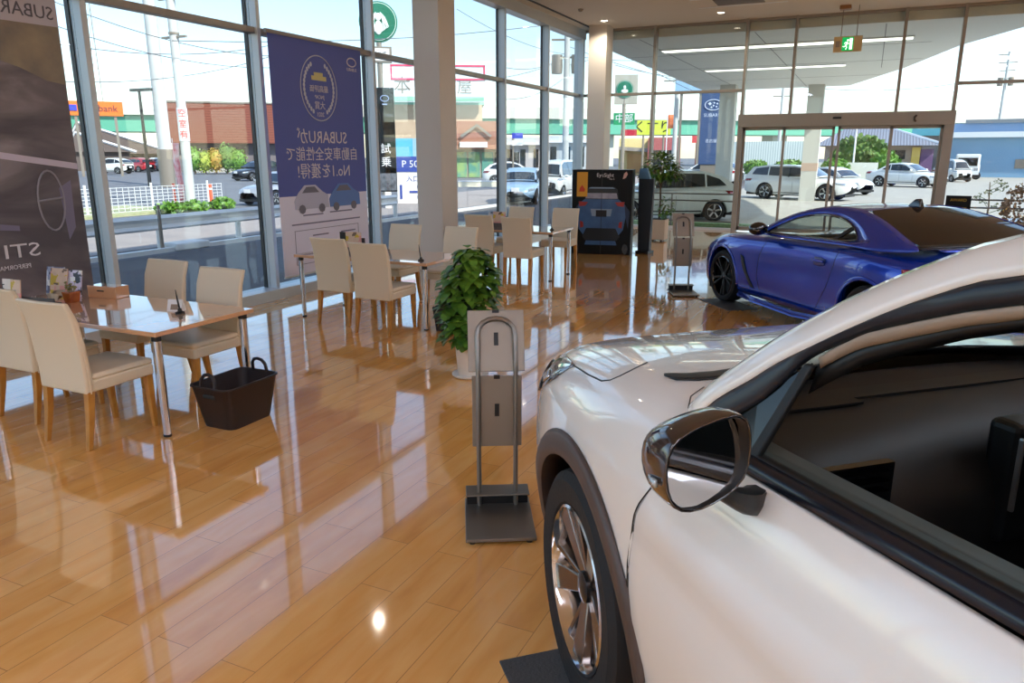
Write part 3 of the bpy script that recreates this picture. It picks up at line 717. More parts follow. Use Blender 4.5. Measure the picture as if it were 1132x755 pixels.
# printed pair of cars
def printed_car(y, mcol):
    g = MB().prism([(y-.30,1.01),(y-.31,1.11),(y-.24,1.20),(y-.12,1.29),(y+.08,1.29),(y+.2,1.21),(y+.31,1.16),(y+.32,1.01)], .002, .006, 'x').build('printed_car', mcol, bn)
    MB().prism([(y-.17,1.20),(y-.09,1.27),(y+.06,1.27),(y+.14,1.20)], .006, .008, 'x').prism([(y-.18+.06*math.cos(k), 1.01+.055*math.sin(k)) for k in [i*PI/4 for i in range(8)]], .006, .008, 'x')\
        .prism([(y+.18+.06*math.cos(k), 1.01+.055*math.sin(k)) for k in [i*PI/4 for i in range(8)]], .006, .008, 'x').build('print_detail', mat('print_grey', (110,106,120), .5), bn)
printed_car(YM-.28, mat('print_lavender', (190,190,212), .5)); printed_car(YM+.36, mat('print_sky', (90,124,190), .5))
ln = MB()
for (a, b, z) in [(-.45,-.08,.93),(.05,.5,.94),(-.66,.66,.83),(-.3,.0,.68),(.25,.55,.68)]: ln.box(.002,.004, YM+a, YM+b, z, z+.016)
for (a, b, z0, z1) in [(-.62,.62,.36,.76)]:
    ln.box(.002,.004, YM+a, YM+b, z0, z0+.006).box(.002,.004, YM+a, YM+b, z1, z1+.006).box(.002,.004, YM+a, YM+a+.008, z0, z1).box(.002,.004, YM+b-.008, YM+b, z0, z1)
ln.build('fine_print', mat('print_ink', (120,120,150), .6), bn)

# second banner, cut by the left edge of the frame
b2 = banner(0, 0, 0, 0, XL+.22, 'dark photographic banner with mirrored letters at the left edge of the photo')
def photo_mat():
    m = bpy.data.materials.new('banner_photo_print'); m.use_nodes = True; nt = m.node_tree; b = nt.nodes['Principled BSDF']; L = nt.links.new
    tc = nt.nodes.new('ShaderNodeTexCoord'); mp = nt.nodes.new('ShaderNodeMapping'); mp.inputs['Scale'].default_value = (1, .5, 1.9); mp.inputs['Rotation'].default_value = (R(14), 0, 0)
    n = nt.nodes.new('ShaderNodeTexNoise'); n.inputs['Scale'].default_value = 1.6; n.inputs['Detail'].default_value = 6; n.inputs['Distortion'].default_value = .8
    r = nt.nodes.new('ShaderNodeValToRGB'); e = r.color_ramp.elements
    e[0].position = .36; e[0].color = srgb((84,80,88)); e[1].position = .68; e[1].color = srgb((156,150,156)); q = e.new(.52); q.color = srgb((114,108,114))
    L(tc.outputs['Object'], mp.inputs['Vector']); L(mp.outputs[0], n.inputs['Vector']); L(n.outputs['Fac'], r.inputs['Fac']); L(r.outputs['Color'], b.inputs['Base Color'])
    b.inputs['Roughness'].default_value = .45
    return m
BP = photo_mat(); YR_ = 4.31
MB().box(-.001,.001, 2.75, YR_, .35, 3.9).build('printed_field', BP, b2)
MB().add([(.003,2.8,3.9),(.003,YR_,3.9),(.003,YR_,2.20),(.003,4.15,2.22),(.003,3.95,2.30),(.003,3.8,2.34),(.003,2.8,2.45)], [(0,1,2,3,4,5,6)]).build('printed_rocks', mat('print_tan', (158,146,122), .5, noise=(3.5,(112,108,104),.2)), b2)
MB().add([(.004,2.8,2.62),(.004,YR_,2.64),(.004,YR_,3.3),(.004,2.8,3.3)], [(0,1,2,3)]).build('header_strip', mat('header_lavender', (188,186,198), .5), b2)
text('SUBARU', .14, mat('header_ink', (92,90,100), .5), b2, frame_M((.006, 4.02, 2.73), (0,-1,0), (0,0,1)))
MB().add([(.004,2.9,1.78),(.004,YR_,1.575),(.004,YR_,1.525),(.004,2.9,1.73)], [(0,1,2,3)]).build('white_stripe', mat('stripe_print', (206,200,220), .5), b2)
MB().tube([(.005, 4.04+.11*math.cos(a), 1.28+.24*math.sin(a)) for a in [i*2*PI/24 for i in range(24)]], .008, 5, closed=True).build('printed_steering_wheel', mat('print_pale', (150,150,164), .5), b2)
MB().tube([(.005,3.94,1.28),(.005,4.14,1.30)], .010, 4).build('printed_wheel_spoke', bpy.data.materials['print_pale'], b2)
PLC = mat('print_lilac', (124,122,150), .5)
MB().add([(.004,4.12,1.38),(.004,4.23,1.44),(.004,4.22,1.05),(.004,4.15,.95)], [(0,1,2,3)]).build('printed_seat_highlight', PLC, b2)
MB().add([(.004,3.1,1.20),(.004,3.75,1.10),(.004,3.75,1.06),(.004,3.1,1.13)], [(0,1,2,3)]).build('printed_dash_highlight', PLC, b2)
text('STI', .155, mat('ink_white', (226,226,234), .5), b2, frame_M((.006, 3.74, .90), (0,-1,0), (0,0,1)), sx=1.5)
text('PERFORMANCE', .05, bpy.data.materials['ink_white'], b2, frame_M((.006, 3.62, .78), (0,-1,0), (0,0,1)))
MB().tube([(0,2.7,3.92),(0,YR_+.03,3.92)], .022, 10).build('top_rail', MT['alu'], b2)
MB().tube([(0,2.75,.35),(0,YR_,.35)], .012, 8).build('bottom_rail', MT['alu'], b2)
# ================================================================ CAR PARTS
def wheel(parent, x, y, z, r, w, style, side, steer=0, rimr=None, rimmat=None, tiremat=None):
    """tyre mesh with rim and hub sub-parts; axle along y; side=+1 outer face towards +y"""
    rr = rimr or r*.68
    e = Matrix.Translation((x, y, z)) @ Matrix.Rotation(steer, 4, 'Z') @ Matrix.Rotation(R(-90)*side, 4, 'X')
    # local z = outward
    h = w/2
    prof = [(rr, -h*.8), (rr+.012, -h), (r-.035, -h), (r-.008, -h*.86), (r, -h*.6), (r, -h*.1),(r-.006,-h*.08),(r-.006,-h*.02),(r,0), (r, h*.6), (r-.008, h*.86), (r-.035, h), (rr+.03, h*.97), (rr+.012, h*.94), (rr, h*.8)]
    o = MB().lathe(prof, 48, cap=False).build('wheel', MT['rubber'], parent, smooth=True); o.matrix_local = e
    dk = MT['black']; rm = rimmat or MT['chrome']
    b = MB().lathe([(rr+.004, h*.92), (rr-.004, h*.95), (rr-.012, h*.8), (rr-.02, -h*.7)], 48, cap=False).build('rim', rm, o, smooth=True)
    MB().lathe([(rr-.02, -h*.1), (rr-.021, -h*.2), (.02, -h*.2), (.01, -h*.1)], 32).build('brake_disc', dk, o)
    sp = MB(); n = 5
    def spoke(a, w0, w1, dz0, dz1, sk=0):
        ca, sa = math.cos(a), math.sin(a)
        def P(rad, t, zz): return (rad*ca - t*sa, rad*sa + t*ca, zz)
        r0, r1 = rr*.16, rr*.985
        sp.hexa([P(r0,-w0,dz0-.03), P(r1,-w1+sk,dz1-.03), P(r1,w1+sk,dz1-.03), P(r0,w0,dz0-.03)], [P(r0,-w0*.8,dz0), P(r1,-w1*.85+sk,dz1), P(r1,w1*.85+sk,dz1), P(r0,w0*.8,dz0)])
    for k in range(n):
        a = 2*PI*k/n + .25
        if style == 'suv':
            spoke(a, rr*.12, rr*.21, h*.62, h*.86); spoke(a+.40, rr*.045, rr*.055, h*.56, h*.82, rr*.05)
        elif style == 'sport':
            for q in (-.16, .16): spoke(a+q, rr*.05, rr*.055, h*.7, h*.9)
        else: spoke(a, rr*.11, rr*.15, h*.6, h*.8)
    sp.build('spokes', (MT['black'] if style == 'sport' else (rimmat or MT['alu'])) if style != 'suv' else RIMM, o, bevel=.004, smooth=True)
    MB().lathe([(rr*.2, h*.5), (rr*.19, h*.7), (rr*.13, h*.74), (.005, h*.75)], 20).build('hub_cap', MT['dark_alu'], o, smooth=True)
    return o
RIMM = mat('machined_bronze_rim', (128,116,108), .2, metal=.9)

def mats_(n, c, r=.5, **k): return bpy.data.materials[n] if n in bpy.data.materials else mat(n, c, r, **k)
def bvh_of(objs):
    vs, fs = [], []
    for o in objs:
        n = len(vs); vs += [v.co.copy() for v in o.data.vertices]; fs += [tuple(i+n for i in p.vertices) for p in o.data.polygons]
    return BVHTree.FromPolygons(vs, fs)
def snap(bvh, p, off, side=None):
    loc, nrm, idx, d = bvh.find_nearest(Vector(p))
    if loc is None: return Vector(p)
    if side is not None and nrm.dot(Vector(side)) < 0: nrm = -nrm
    return loc + nrm*off
def snap_strip(name, bvh, A, B, m, parent, off=.004, n=4, out=(0,1,0), thick=.006, smooth=True, mir=False, refine=6):
    """surface patch between curves A and B (same count) snapped onto a body surface"""
    def dens(c):
        o = []
        for p, q in zip(c, c[1:]):
            for k in range(refine): o.append(Vector(p).lerp(Vector(q), k/refine))
        o.append(Vector(c[-1])); return o
    A, B = dens(A), dens(B)
    rows = [[snap(bvh, a.lerp(b, j/n), off, out) for a, b in zip(A, B)] for j in range(n+1)]
    mb = MB().grid(rows)
    if mir:
        pass
    return mb.build(name, m, parent, smooth=smooth, solid=thick, sol_off=0, fix=False)
def snap_line(name, bvh, pts, r, m, parent, off=0, out=(0,1,0), refine=8):
    o = []
    for p, q in zip(pts, pts[1:]):
        for k in range(refine): o.append(snap(bvh, Vector(p).lerp(Vector(q), k/refine), off, out))
    o.append(snap(bvh, pts[-1], off, out))
    return MB().tube(o, r, 5).build(name, m, parent, smooth=True)
def catmull(pts, n=4):
    pts = [Vector(p) for p in pts]; o = []
    for i in range(len(pts)-1):
        p0, p1, p2, p3 = pts[max(i-1,0)], pts[i], pts[i+1], pts[min(i+2, len(pts)-1)]
        for k in range(n):
            t = k/n
            o.append(.5*((2*p1) + (p2-p0)*t + (2*p0-5*p1+4*p2-p3)*t*t + (3*p1-p0-3*p2+p3)*t**3))
    o.append(pts[-1]); return o
def mirr(p): return Vector((p[0], -p[1], p[2]))
def cyl_cut(cx, cz, r, y0, y1, n=40):
    return MB().prism([(cx+r*math.cos(2*PI*k/n), cz+r*math.sin(2*PI*k/n)) for k in range(n)], y0, y1, 'y')
def arch_liner(parent, cx, cz, r, y0, y1, name='wheel_well'):
    mb = MB(); rows = []
    for k in range(25):
        a = R(-30+240*k/24); rows.append([(cx+r*math.cos(a), y0, cz+r*math.sin(a)), (cx+r*math.cos(a), y1, cz+r*math.sin(a))])
    mb.grid(rows)
    mb.prism([(cx+r*math.cos(R(-30+240*k/24)), cz+r*math.sin(R(-30+240*k/24))) for k in range(25)], min(y0, y1, key=abs)-.002*(1 if y0 > 0 else -1), min(y0, y1, key=abs), 'y')
    return mb.build(name, MT['black'], parent)

# ================================================================ WHITE CAR (foreground)
wc = thing('crossover_car', (-.0067, 2.5155, 0), 0, 'white compact crossover car filling the right foreground, window open', 'car')
# car frame: +x towards the tail, +y to its left side (the side we see)
wc.rotation_euler.z = math.atan2(-math.cos(R(42.5)), math.sin(R(42.5)))
# orientation check: world = O - f*x + l*y ; f=(-sin,cos) l=(-cos,-sin)
_f = Vector((-math.sin(R(42.5)), math.cos(R(42.5)), 0)); _l = Vector((-math.cos(R(42.5)), -math.sin(R(42.5)), 0))
wc.matrix_world = Matrix(((-_f.x, _l.x, 0, -.0067), (-_f.y, _l.y, 0, 2.5155), (0, 0, 1, 0), (0, 0, 0, 1)))
WP = MT['white_paint']
def seam_x(z):  # front edge of the door
    T = [(.15,.53),(.28,.492),(.42,.448),(.56,.410),(.69,.396),(.82,.415),(.95,.47),(1.04,.52),(1.12,.56)]
    for i in range(1, len(T)-2):
        if z <= T[i+1][0] or i == len(T)-3:
            p0, p1, p2, p3 = T[i-1][1], T[i][1], T[i+1][1], T[i+2][1]; t = max(0, min(1, (z-T[i][0])/(T[i+1][0]-T[i][0])))
            return .5*(2*p1 + (p2-p0)*t + (2*p0-5*p1+4*p2-p3)*t*t + (3*p1-p0-3*p2+p3)*t**3)
# concentric contour rows: (xc, zc, yR, zr, xr)
U = [0,.015,.05,.115,.24,.41,.62,.8,1]; Yf = [0,.35,.60,.755,.865,.94,.985,1,1]
rows_def = [(-.84,.20,.86,.20),(-.93,.33,.915,.33),(-.965,.50,.935,.50),(-.975,.64,.95,.65),(-.965,.76,.945,.78),(-.93,.85,.935,.90),(-.87,.905,.905,1.0),
            (-.80,.935,.86,1.055),(-.69,.962,.80,1.08),(-.54,.995,.71,1.09),(-.36,1.03,.56,1.095),(-.12,1.065,.38,1.10),(.10,1.085,.20,1.10)]
def wc_rows():
    out = []
    for i, (xc, zc, yR, zr) in enumerate(rows_def):
        if i <= 7: xr = seam_x(min(zr, 1.05)) + .022
        else: xr = [.44,.36,.30,.26,.24][i-8]
        row = []
        for j, (u, yf) in enumerate(zip(U, Yf)):
            x = xc + (xr-xc)*u; y = yR*yf
            v = u**.75
            z = zc + (zr-zc)*v
            if i >= 8: y = yR*min(1, yf)
            row.append((x, y, z))
        out.append(row)
    return out
WR = wc_rows()
front = MB().grid(WR); mirrory(front)
fo = front.build('body_front', WP, wc, smooth=True, sub=2)
bpy.context.view_layer.update(); freeze(fo)
_bm = bmesh.new(); _bm.from_mesh(fo.data); bmesh.ops.remove_doubles(_bm, verts=_bm.verts, dist=.002); bmesh.ops.recalc_face_normals(_bm, faces=_bm.faces); _bm.to_mesh(fo.data); _bm.free()
# hollow out wheel arches on both sides by deleting faces inside the arch circle, then trim ring hides the edge
def arch_open(o, cx, cz, r, ymin=.55, zc=None):
    bm = bmesh.new(); bm.from_mesh(o.data)
    # cut along the circle with many planes for a clean edge
    for k in range(28):
        a = R(-60 + 300*k/27)
        n = Vector((math.cos(a), 0, math.sin(a)))
        sel = [f for f in bm.faces if abs(f.calc_center_median().y) > ymin and (Vector((f.calc_center_median().x-cx, 0, f.calc_center_median().z-cz)).length < r*1.5)]
        geom = set(sel)
        for f in sel: geom.update(f.edges); geom.update(f.verts)
        bmesh.ops.bisect_plane(bm, geom=list(geom), plane_co=Vector((cx,0,cz))+n*r, plane_no=n)
    dele = []
    for f in bm.faces:
        c = f.calc_center_median()
        if abs(c.y) > ymin and math.hypot(c.x-cx, c.z-cz) < r*.995: dele.append(f)
    bmesh.ops.delete(bm, geom=dele, context='FACES')
    bm.to_mesh(o.data); bm.free()
    for p in o.data.polygons: p.use_smooth = True
bv_front = bvh_of([fo])
HZ = .36; AR = .43
arch_open(fo, 0, HZ, AR)
# cladding ring round the front arch, following the body surface
def arch_ring(bvh, cx, cz, r0, r1, a0, a1, m, parent, sgn, yref, off=.012, name='arch_cladding', n=36):
    rows = []
    for q in range(6):
        t = q/5; rr = r0 + (r1-r0)*t; row = []
        for k in range(n+1):
            a = R(a0 + (a1-a0)*k/n)
            hit, nr, _, _ = bvh.ray_cast(Vector((cx+rr*math.cos(a), sgn*1.6, cz+rr*math.sin(a))), Vector((0,-sgn,0)))
            y = hit.y if hit else sgn*yref
            bulge = off*(1 if 0 < q < 5 else .25)
            row.append((cx+rr*math.cos(a), y + sgn*bulge, cz+rr*math.sin(a)))
        rows.append(row)
    # inner return
    rows.insert(0, [(p[0], p[1]-sgn*.09, p[2]) for p in rows[0]])
    return MB().grid(rows).build(name, m, parent, smooth=True, solid=.004)
# door skins, rear quarter and tail
side_prof = [(.20,.86),(.33,.915),(.50,.935),(.65,.95),(.745,.944),(.78,.940),(.845,.951),(.90,.935),(1.0,.905),(1.055,.866)]
def side_panel(name, x0, x1, nx, parent, zb=None, taper=None, sgn=1, xs0=None):
    rows = []
    for i in range(nx+1):
        row = []
        for z, y in side_prof:
            a = seam_x(z)+.004 if x0 is None else x0
            x = a + (x1-a)*i/nx
            belt = 1.055 + interp([(.5,0),(1.3,.028),(2.2,.05),(3.2,.09)], x)
            zz = z if z < .9 else .9 + (z-.9)*(belt-.9)/.155
            yy = y - interp([(2.2,0),(2.9,.02),(3.4,.10),(3.6,.2)], x)
            row.append((x, sgn*yy, zz))
        rows.append(row)
    return MB().grid(rows).build(name, WP, parent, smooth=True, sub=1, solid=.012, sol_off=0, fix=True)
dr = side_panel('front_door', None, 1.47, 8, wc); bpy.context.view_layer.update(); freeze(dr); DRV = bvh_of([dr])
side_panel('front_door', None, 1.47, 8, wc, sgn=-1)
for s_ in (1, -1): side_panel('rear_door', 1.48, 2.38, 6, wc, sgn=s_)
for s_ in (1, -1):
    q = side_panel('rear_quarter', 2.39, 3.55, 8, wc, sgn=s_); bpy.context.view_layer.update(); freeze(q); 
    if s_ == 1: bv_q = bvh_of([q])
    arch_open(q, 2.86, HZ, AR)
    arch_ring(bv_q if s_ == 1 else bvh_of([q]), 2.86, HZ, .42, .50, -17, 197, MT['clad'], wc, s_, .9)
bvs = bv_front
for s_ in (1, -1): arch_ring(bv_front, 0, HZ, .425, .50, -17, 197, MT['clad'], wc, s_, .93)
for s_ in (1, -1):
    arch_liner(wc, 0, HZ, .445, s_*.60, s_*.84); arch_liner(wc, 2.86, HZ, .445, s_*.60, s_*.84)
    wheel(wc, 0, s_*.80, HZ+.012, .362, .235, 'suv', s_, steer=R(5)); wheel(wc, 2.86, s_*.80, HZ+.012, .362, .235, 'suv', s_)
# sill cladding, tail
for s_ in (1, -1):
    MB().grid([[(x, s_*(.90 if z > .2 else .86), z) for z in (.16,.2,.27,.30)] for x in (.46,1.0,1.8,2.4)]).build('sill_cladding', MT['clad'], wc, smooth=True, solid=.03)
tail_rows = []
for z, y in [(.25,.80),(.5,.86),(.75,.86),(1.0,.80),(1.14,.74)]:
    tail_rows.append([(3.55+.10*(1-(k/6.0*2-1)**2)+(.05 if z < .8 else 0), y*(k/6.0*2-1)*.98, z) for k in range(7)])
MB().grid(tail_rows).build('tailgate', WP, wc, smooth=True, sub=1, solid=.02)
# roof rails / pillars
Pl = [(.44,.806,1.10),(.477,.785,1.156),(.556,.753,1.233),(.62,.729,1.291),(.682,.708,1.34),(.79,.677,1.414),(.90,.651,1.477),(1.02,.628,1.53),(1.3,.60,1.60),(1.9,.585,1.635),(2.6,.60,1.61),(3.2,.62,1.50),(3.5,.66,1.33),(3.6,.72,1.14)]
Bl = [(.50,.848,1.085),(.56,.829,1.15),(.63,.805,1.208),(.684,.786,1.256),(.754,.764,1.307),(.856,.734,1.377),(.96,.709,1.437),(1.077,.690,1.483),(1.4,.675,1.545),(2.0,.665,1.57),(2.7,.67,1.53),(3.15,.69,1.42),(3.4,.72,1.28),(3.5,.78,1.14)]
def ribbon(name, A, B, m, bulge=.0, n=4, parent=wc, th=.01, sub=3, mirror=True, off=.0):
    A = catmull(A, sub); B = catmull(B, sub)
    for s_ in ((1, -1) if mirror else (1,)):
        rows = []
        for j in range(n+1):
            t = j/n; rows.append([(p.x+(q.x-p.x)*t, s_*(p.y+(q.y-p.y)*t + bulge*4*t*(1-t) + off), p.z+(q.z-p.z)*t + bulge*2*t*(1-t)) for p, q in zip(A, B)])
        MB().grid(rows).build(name, m, parent, smooth=True, solid=th, sol_off=0)
ribbon('roof_side_rail', Pl, Bl, WP, .012, 5)
# inner edge of black frame
Cl = [(.56,.845,1.083),(.60,.832,1.118),(.66,.81,1.168),(.70,.793,1.215),(.748,.763,1.284),(.82,.741,1.335),(.88,.726,1.368),(1.088,.694,1.445),(1.4,.684,1.503),(2.0,.676,1.525),(2.6,.68,1.49),(2.95,.70,1.38),(3.1,.74,1.25),(3.15,.80,1.15)]
ribbon('window_frame', [(p[0],p[1]-.004,p[2]) for p in Bl], [(p[0],p[1]-.004,p[2]) for p in Cl], mat('frame_black', (30,34,42), .35), .006, 3)
ribbon('door_frame_trim', [(.765,.757,1.288),(.82,.739,1.333),(.88,.724,1.366),(1.088,.692,1.443),(1.4,.682,1.501),(1.5,.68,1.51)], [(.765,.750,1.268),(.82,.732,1.312),(.88,.717,1.342),(1.088,.685,1.424),(1.4,.676,1.485),(1.5,.675,1.495)], mat('frame_taupe', (150,134,118), .4), .0, 2)
ribbon('door_seal', [(.755,.748,1.268),(.82,.730,1.312),(.88,.715,1.342),(1.088,.683,1.424),(1.4,.674,1.485),(1.5,.673,1.495)], [(.735,.745,1.208),(.80,.728,1.262),(.857,.708,1.303),(1.087,.668,1.408),(1.4,.655,1.465),(1.5,.654,1.475)], MT['black'], .0, 2)
# B pillar and rear pillars
for s_ in (1, -1):
    MB().hexa([(1.44,s_*.842,1.08),(1.56,s_*.842,1.08),(1.56,s_*.80,1.08),(1.44,s_*.80,1.08)], [(1.50,s_*.675,1.52),(1.58,s_*.675,1.52),(1.58,s_*.64,1.52),(1.50,s_*.64,1.52)]).build('centre_pillar', MT['black'], wc)
    MB().hexa([(2.42,s_*.84,1.10),(2.50,s_*.84,1.10),(2.50,s_*.80,1.10),(2.42,s_*.80,1.10)], [(2.40,s_*.68,1.52),(2.46,s_*.68,1.52),(2.46,s_*.65,1.52),(2.40,s_*.65,1.52)]).build('rear_door_pillar', MT['black'], wc)
    MB().add([(1.56,s_*.845,1.09),(2.42,s_*.845,1.11),(2.40,s_*.69,1.50),(1.58,s_*.69,1.50)], [(0,1,2,3)]).build('rear_door_glass', MT['car_glass'], wc)
    MB().add([(2.50,s_*.845,1.11),(3.15,s_*.80,1.15),(2.95,s_*.71,1.36),(2.46,s_*.69,1.49)], [(0,1,2,3)]).build('quarter_glass', MT['car_glass'], wc)
# divider post of the front quarter light and its glass
for s_ in (1, -1):
    MB().hexa([(.705,s_*.862,1.07),(.732,s_*.860,1.07),(.732,s_*.845,1.07),(.705,s_*.848,1.07)], [(.752,s_*.780,1.275),(.772,s_*.777,1.275),(.772,s_*.765,1.275),(.752,s_*.768,1.275)]).build('quarter_light_post', mat('post_black', (12,14,16), .55), wc, bevel=.004)
    MB().add([(.56,s_*.838,1.075),(.715,s_*.848,1.07),(.758,s_*.765,1.275),(.66,s_*.803,1.175)], [(0,1,2,3)]).build('quarter_light_glass', mats_('quarter_glass_dark', (14,18,18), .12), wc, solid=.004)
# belt moulding
for s_ in (1, -1):
    A = [(.60,.872,1.058),(.70,.872,1.058),(1.0,.870,1.072),(1.29,.866,1.084),(2.0,.86,1.10),(3.0,.83,1.14)]; B = [(.60,.850,1.085),(.70,.852,1.088),(1.0,.850,1.100),(1.29,.846,1.112),(2.0,.84,1.128),(3.0,.81,1.165)]
    C2 = [(p[0], p[1]-.035, p[2]) for p in B]; D2 = [(p[0], p[1]-.055, p[2]-.03) for p in B]; E2 = [(p[0], p[1]-.11, p[2]-.02) for p in B]
    def bandrow(P, Q, nm, m): MB().grid([[(p[0],s_*p[1],p[2]) for p in P],[(p[0],s_*p[1],p[2]) for p in Q]]).build(nm, m, wc, smooth=True, solid=.006)
    bandrow(A, B, 'belt_moulding', mat('belt_black', (20,24,34), .25)); bandrow(B, C2, 'belt_seal', MT['black']); bandrow([(p[0],p[1],p[2]-.025) for p in C2], E2, 'door_panel_top', mat('door_panel_grey', (66,64,62), .45))
    # inner door panel
    MB().grid([[(p[0],s_*p[1],p[2]) for p in E2],[(p[0],s_*(p[1]-.02),p[2]-.25) for p in E2],[(p[0],s_*(p[1]+.03),.35) for p in E2]]).build('door_inner_panel', MT['black'], wc, smooth=True, solid=.01)
# windshield, roof, rear glass
def cross(P, bulge, crown, n=12, yk=1.0):
    o = []
    for k in range(n+1):
        t = k/n*2-1; o.append((P[0]-bulge*(1-t*t), P[1]*t*yk, P[2]+crown*(1-t*t)))
    return o
wsr = [cross(Pl[0], .20, .0), cross(Pl[2], .18, .005), cross(Pl[4], .16, .010), cross(Pl[5], .145, .014), cross(Pl[6], .13, .018), cross(Pl[7], .12, .022)]
MB().grid(wsr).build('windshield', MT['car_glass'], wc, smooth=True)
MB().grid([cross(Pl[7], .12, .022), cross(Pl[8], .06, .03), cross(Pl[9], 0, .035), cross(Pl[10], 0, .035), cross(Pl[11], 0, .03)]).build('roof', WP, wc, smooth=True, sub=1, solid=.02, sol_off=-1)
MB().grid([cross(Pl[11], -.02, .03), cross(Pl[12], -.05, .01), cross(Pl[13], -.06, 0)]).build('rear_glass', MT['dark_glass'], wc, smooth=True, sub=1)
MB().grid([[(p[0], p[1]*.97, p[2]-.03) for p in cross(Pl[i], b_, c_)] for i, b_, c_ in ((7,.11,.02),(8,.06,.03),(9,0,.03),(10,0,.03),(11,0,.02))]).build('headliner', mat('headliner_dark', (44,42,42), .8), wc, smooth=True)
# cowl + wiper
MB().grid([[(.44-.24*(1-(t/6*2-1)**2)-.10+dx, .66*(t/6*2-1), 1.098+dz) for t in range(7)] for dx, dz in ((-.06,-.015),(.03,-.035),(.10,.004))]).build('cowl', MT['black'], wc, smooth=True, solid=.006)
MB().tube([(.30,.60,1.115),(.12,.20,1.13),(.14,-.1,1.14)], .009, 6).build('wiper', MT['black'], wc, smooth=True)
# hood-edge gap that shows black by the pillar foot
snap_strip('hood_corner_gap', bv_front, [(.125,.715,1.08),(.17,.67,1.085),(.195,.61,1.09),(.20,.50,1.09)], [(.135,.722,1.08),(.20,.722,1.08),(.245,.68,1.09),(.27,.60,1.09)], MT['black'], wc, off=.004, out=(0,.2,1), thick=.004)
# shut lines
SL = MT['black']
snap_line('bonnet_shut_line', bv_front, [(-.56,.735,.953),(-.407,.775,.974),(-.291,.802,.986),(-.141,.822,1.003),(-.028,.829,1.017),(.006,.817,1.028),(.013,.792,1.039),(.005,.76,1.047),(-.014,.723,1.052),(-.04,.68,1.06)], .0030, SL, wc, out=(0,.3,1), refine=3)
snap_line('wing_shut_line', bv_front, [(.30,.70,1.09),(.34,.76,1.08),(.40,.80,1.07)], .002, SL, wc, out=(0,.4,1))
for s_ in (1,):
    snap_line('door_shut_line', DRV, [(seam_x(z)+.004, .96, z) for z in [.24+.04*k for k in range(20)]], .0026, SL, wc, off=.0, out=(0,1,0), refine=2)
# headlights
HLM = mat('headlamp_lens', (150,160,170), .06, metal=.55, coat=1.0, noise=(26,(52,56,62),.12))
for s_ in (1, -1):
    A = [(-.56,.82*s_,.82),(-.63,.78*s_,.86),(-.65,.74*s_,.91),(-.58,.735*s_,.950),(-.44,.765*s_,.972),(-.315,.797*s_,.984)]
    B = [(-.53,.832*s_,.835),(-.475,.84*s_,.865),(-.42,.846*s_,.893),(-.37,.842*s_,.922),(-.335,.83*s_,.95),(-.305,.802*s_,.98)]
    snap_strip('headlamp', bv_front, A, B, HLM, wc, off=.004, out=(-.6,s_*.8,.4), refine=3)
    snap_strip('headlamp_bezel', bv_front, A[:3], [(-.515,.833*s_,.846),(-.54,.81*s_,.865),(-.585,.775*s_,.90)], mats_('bezel_bronze', (64,52,46), .2, metal=.6), wc, off=.009, out=(-.6,s_*.8,.4), refine=3)
    snap_strip('lamp_divider', bv_front, [(-.56,.80*s_,.875),(-.50,.80*s_,.915)], [(-.49,.835*s_,.875),(-.43,.83*s_,.91)], MT['chrome'], wc, off=.010, out=(-.6,s_*.8,.4), refine=3)
snap_strip('front_grille', bv_front, [(-.98,-.5,.78),(-1,0,.80),(-.98,.5,.78)], [(-.98,-.42,.56),(-1,0,.54),(-.98,.42,.56)], MT['gloss_black'], wc, off=.008, out=(-1,0,0))
snap_strip('bumper_cladding', bv_front, [(-.86,-.6,.36),(-1,0,.40),(-.86,.6,.36)], [(-.8,-.6,.22),(-.9,0,.22),(-.8,.6,.22)], MT['clad'], wc, off=.008, out=(-1,0,0))
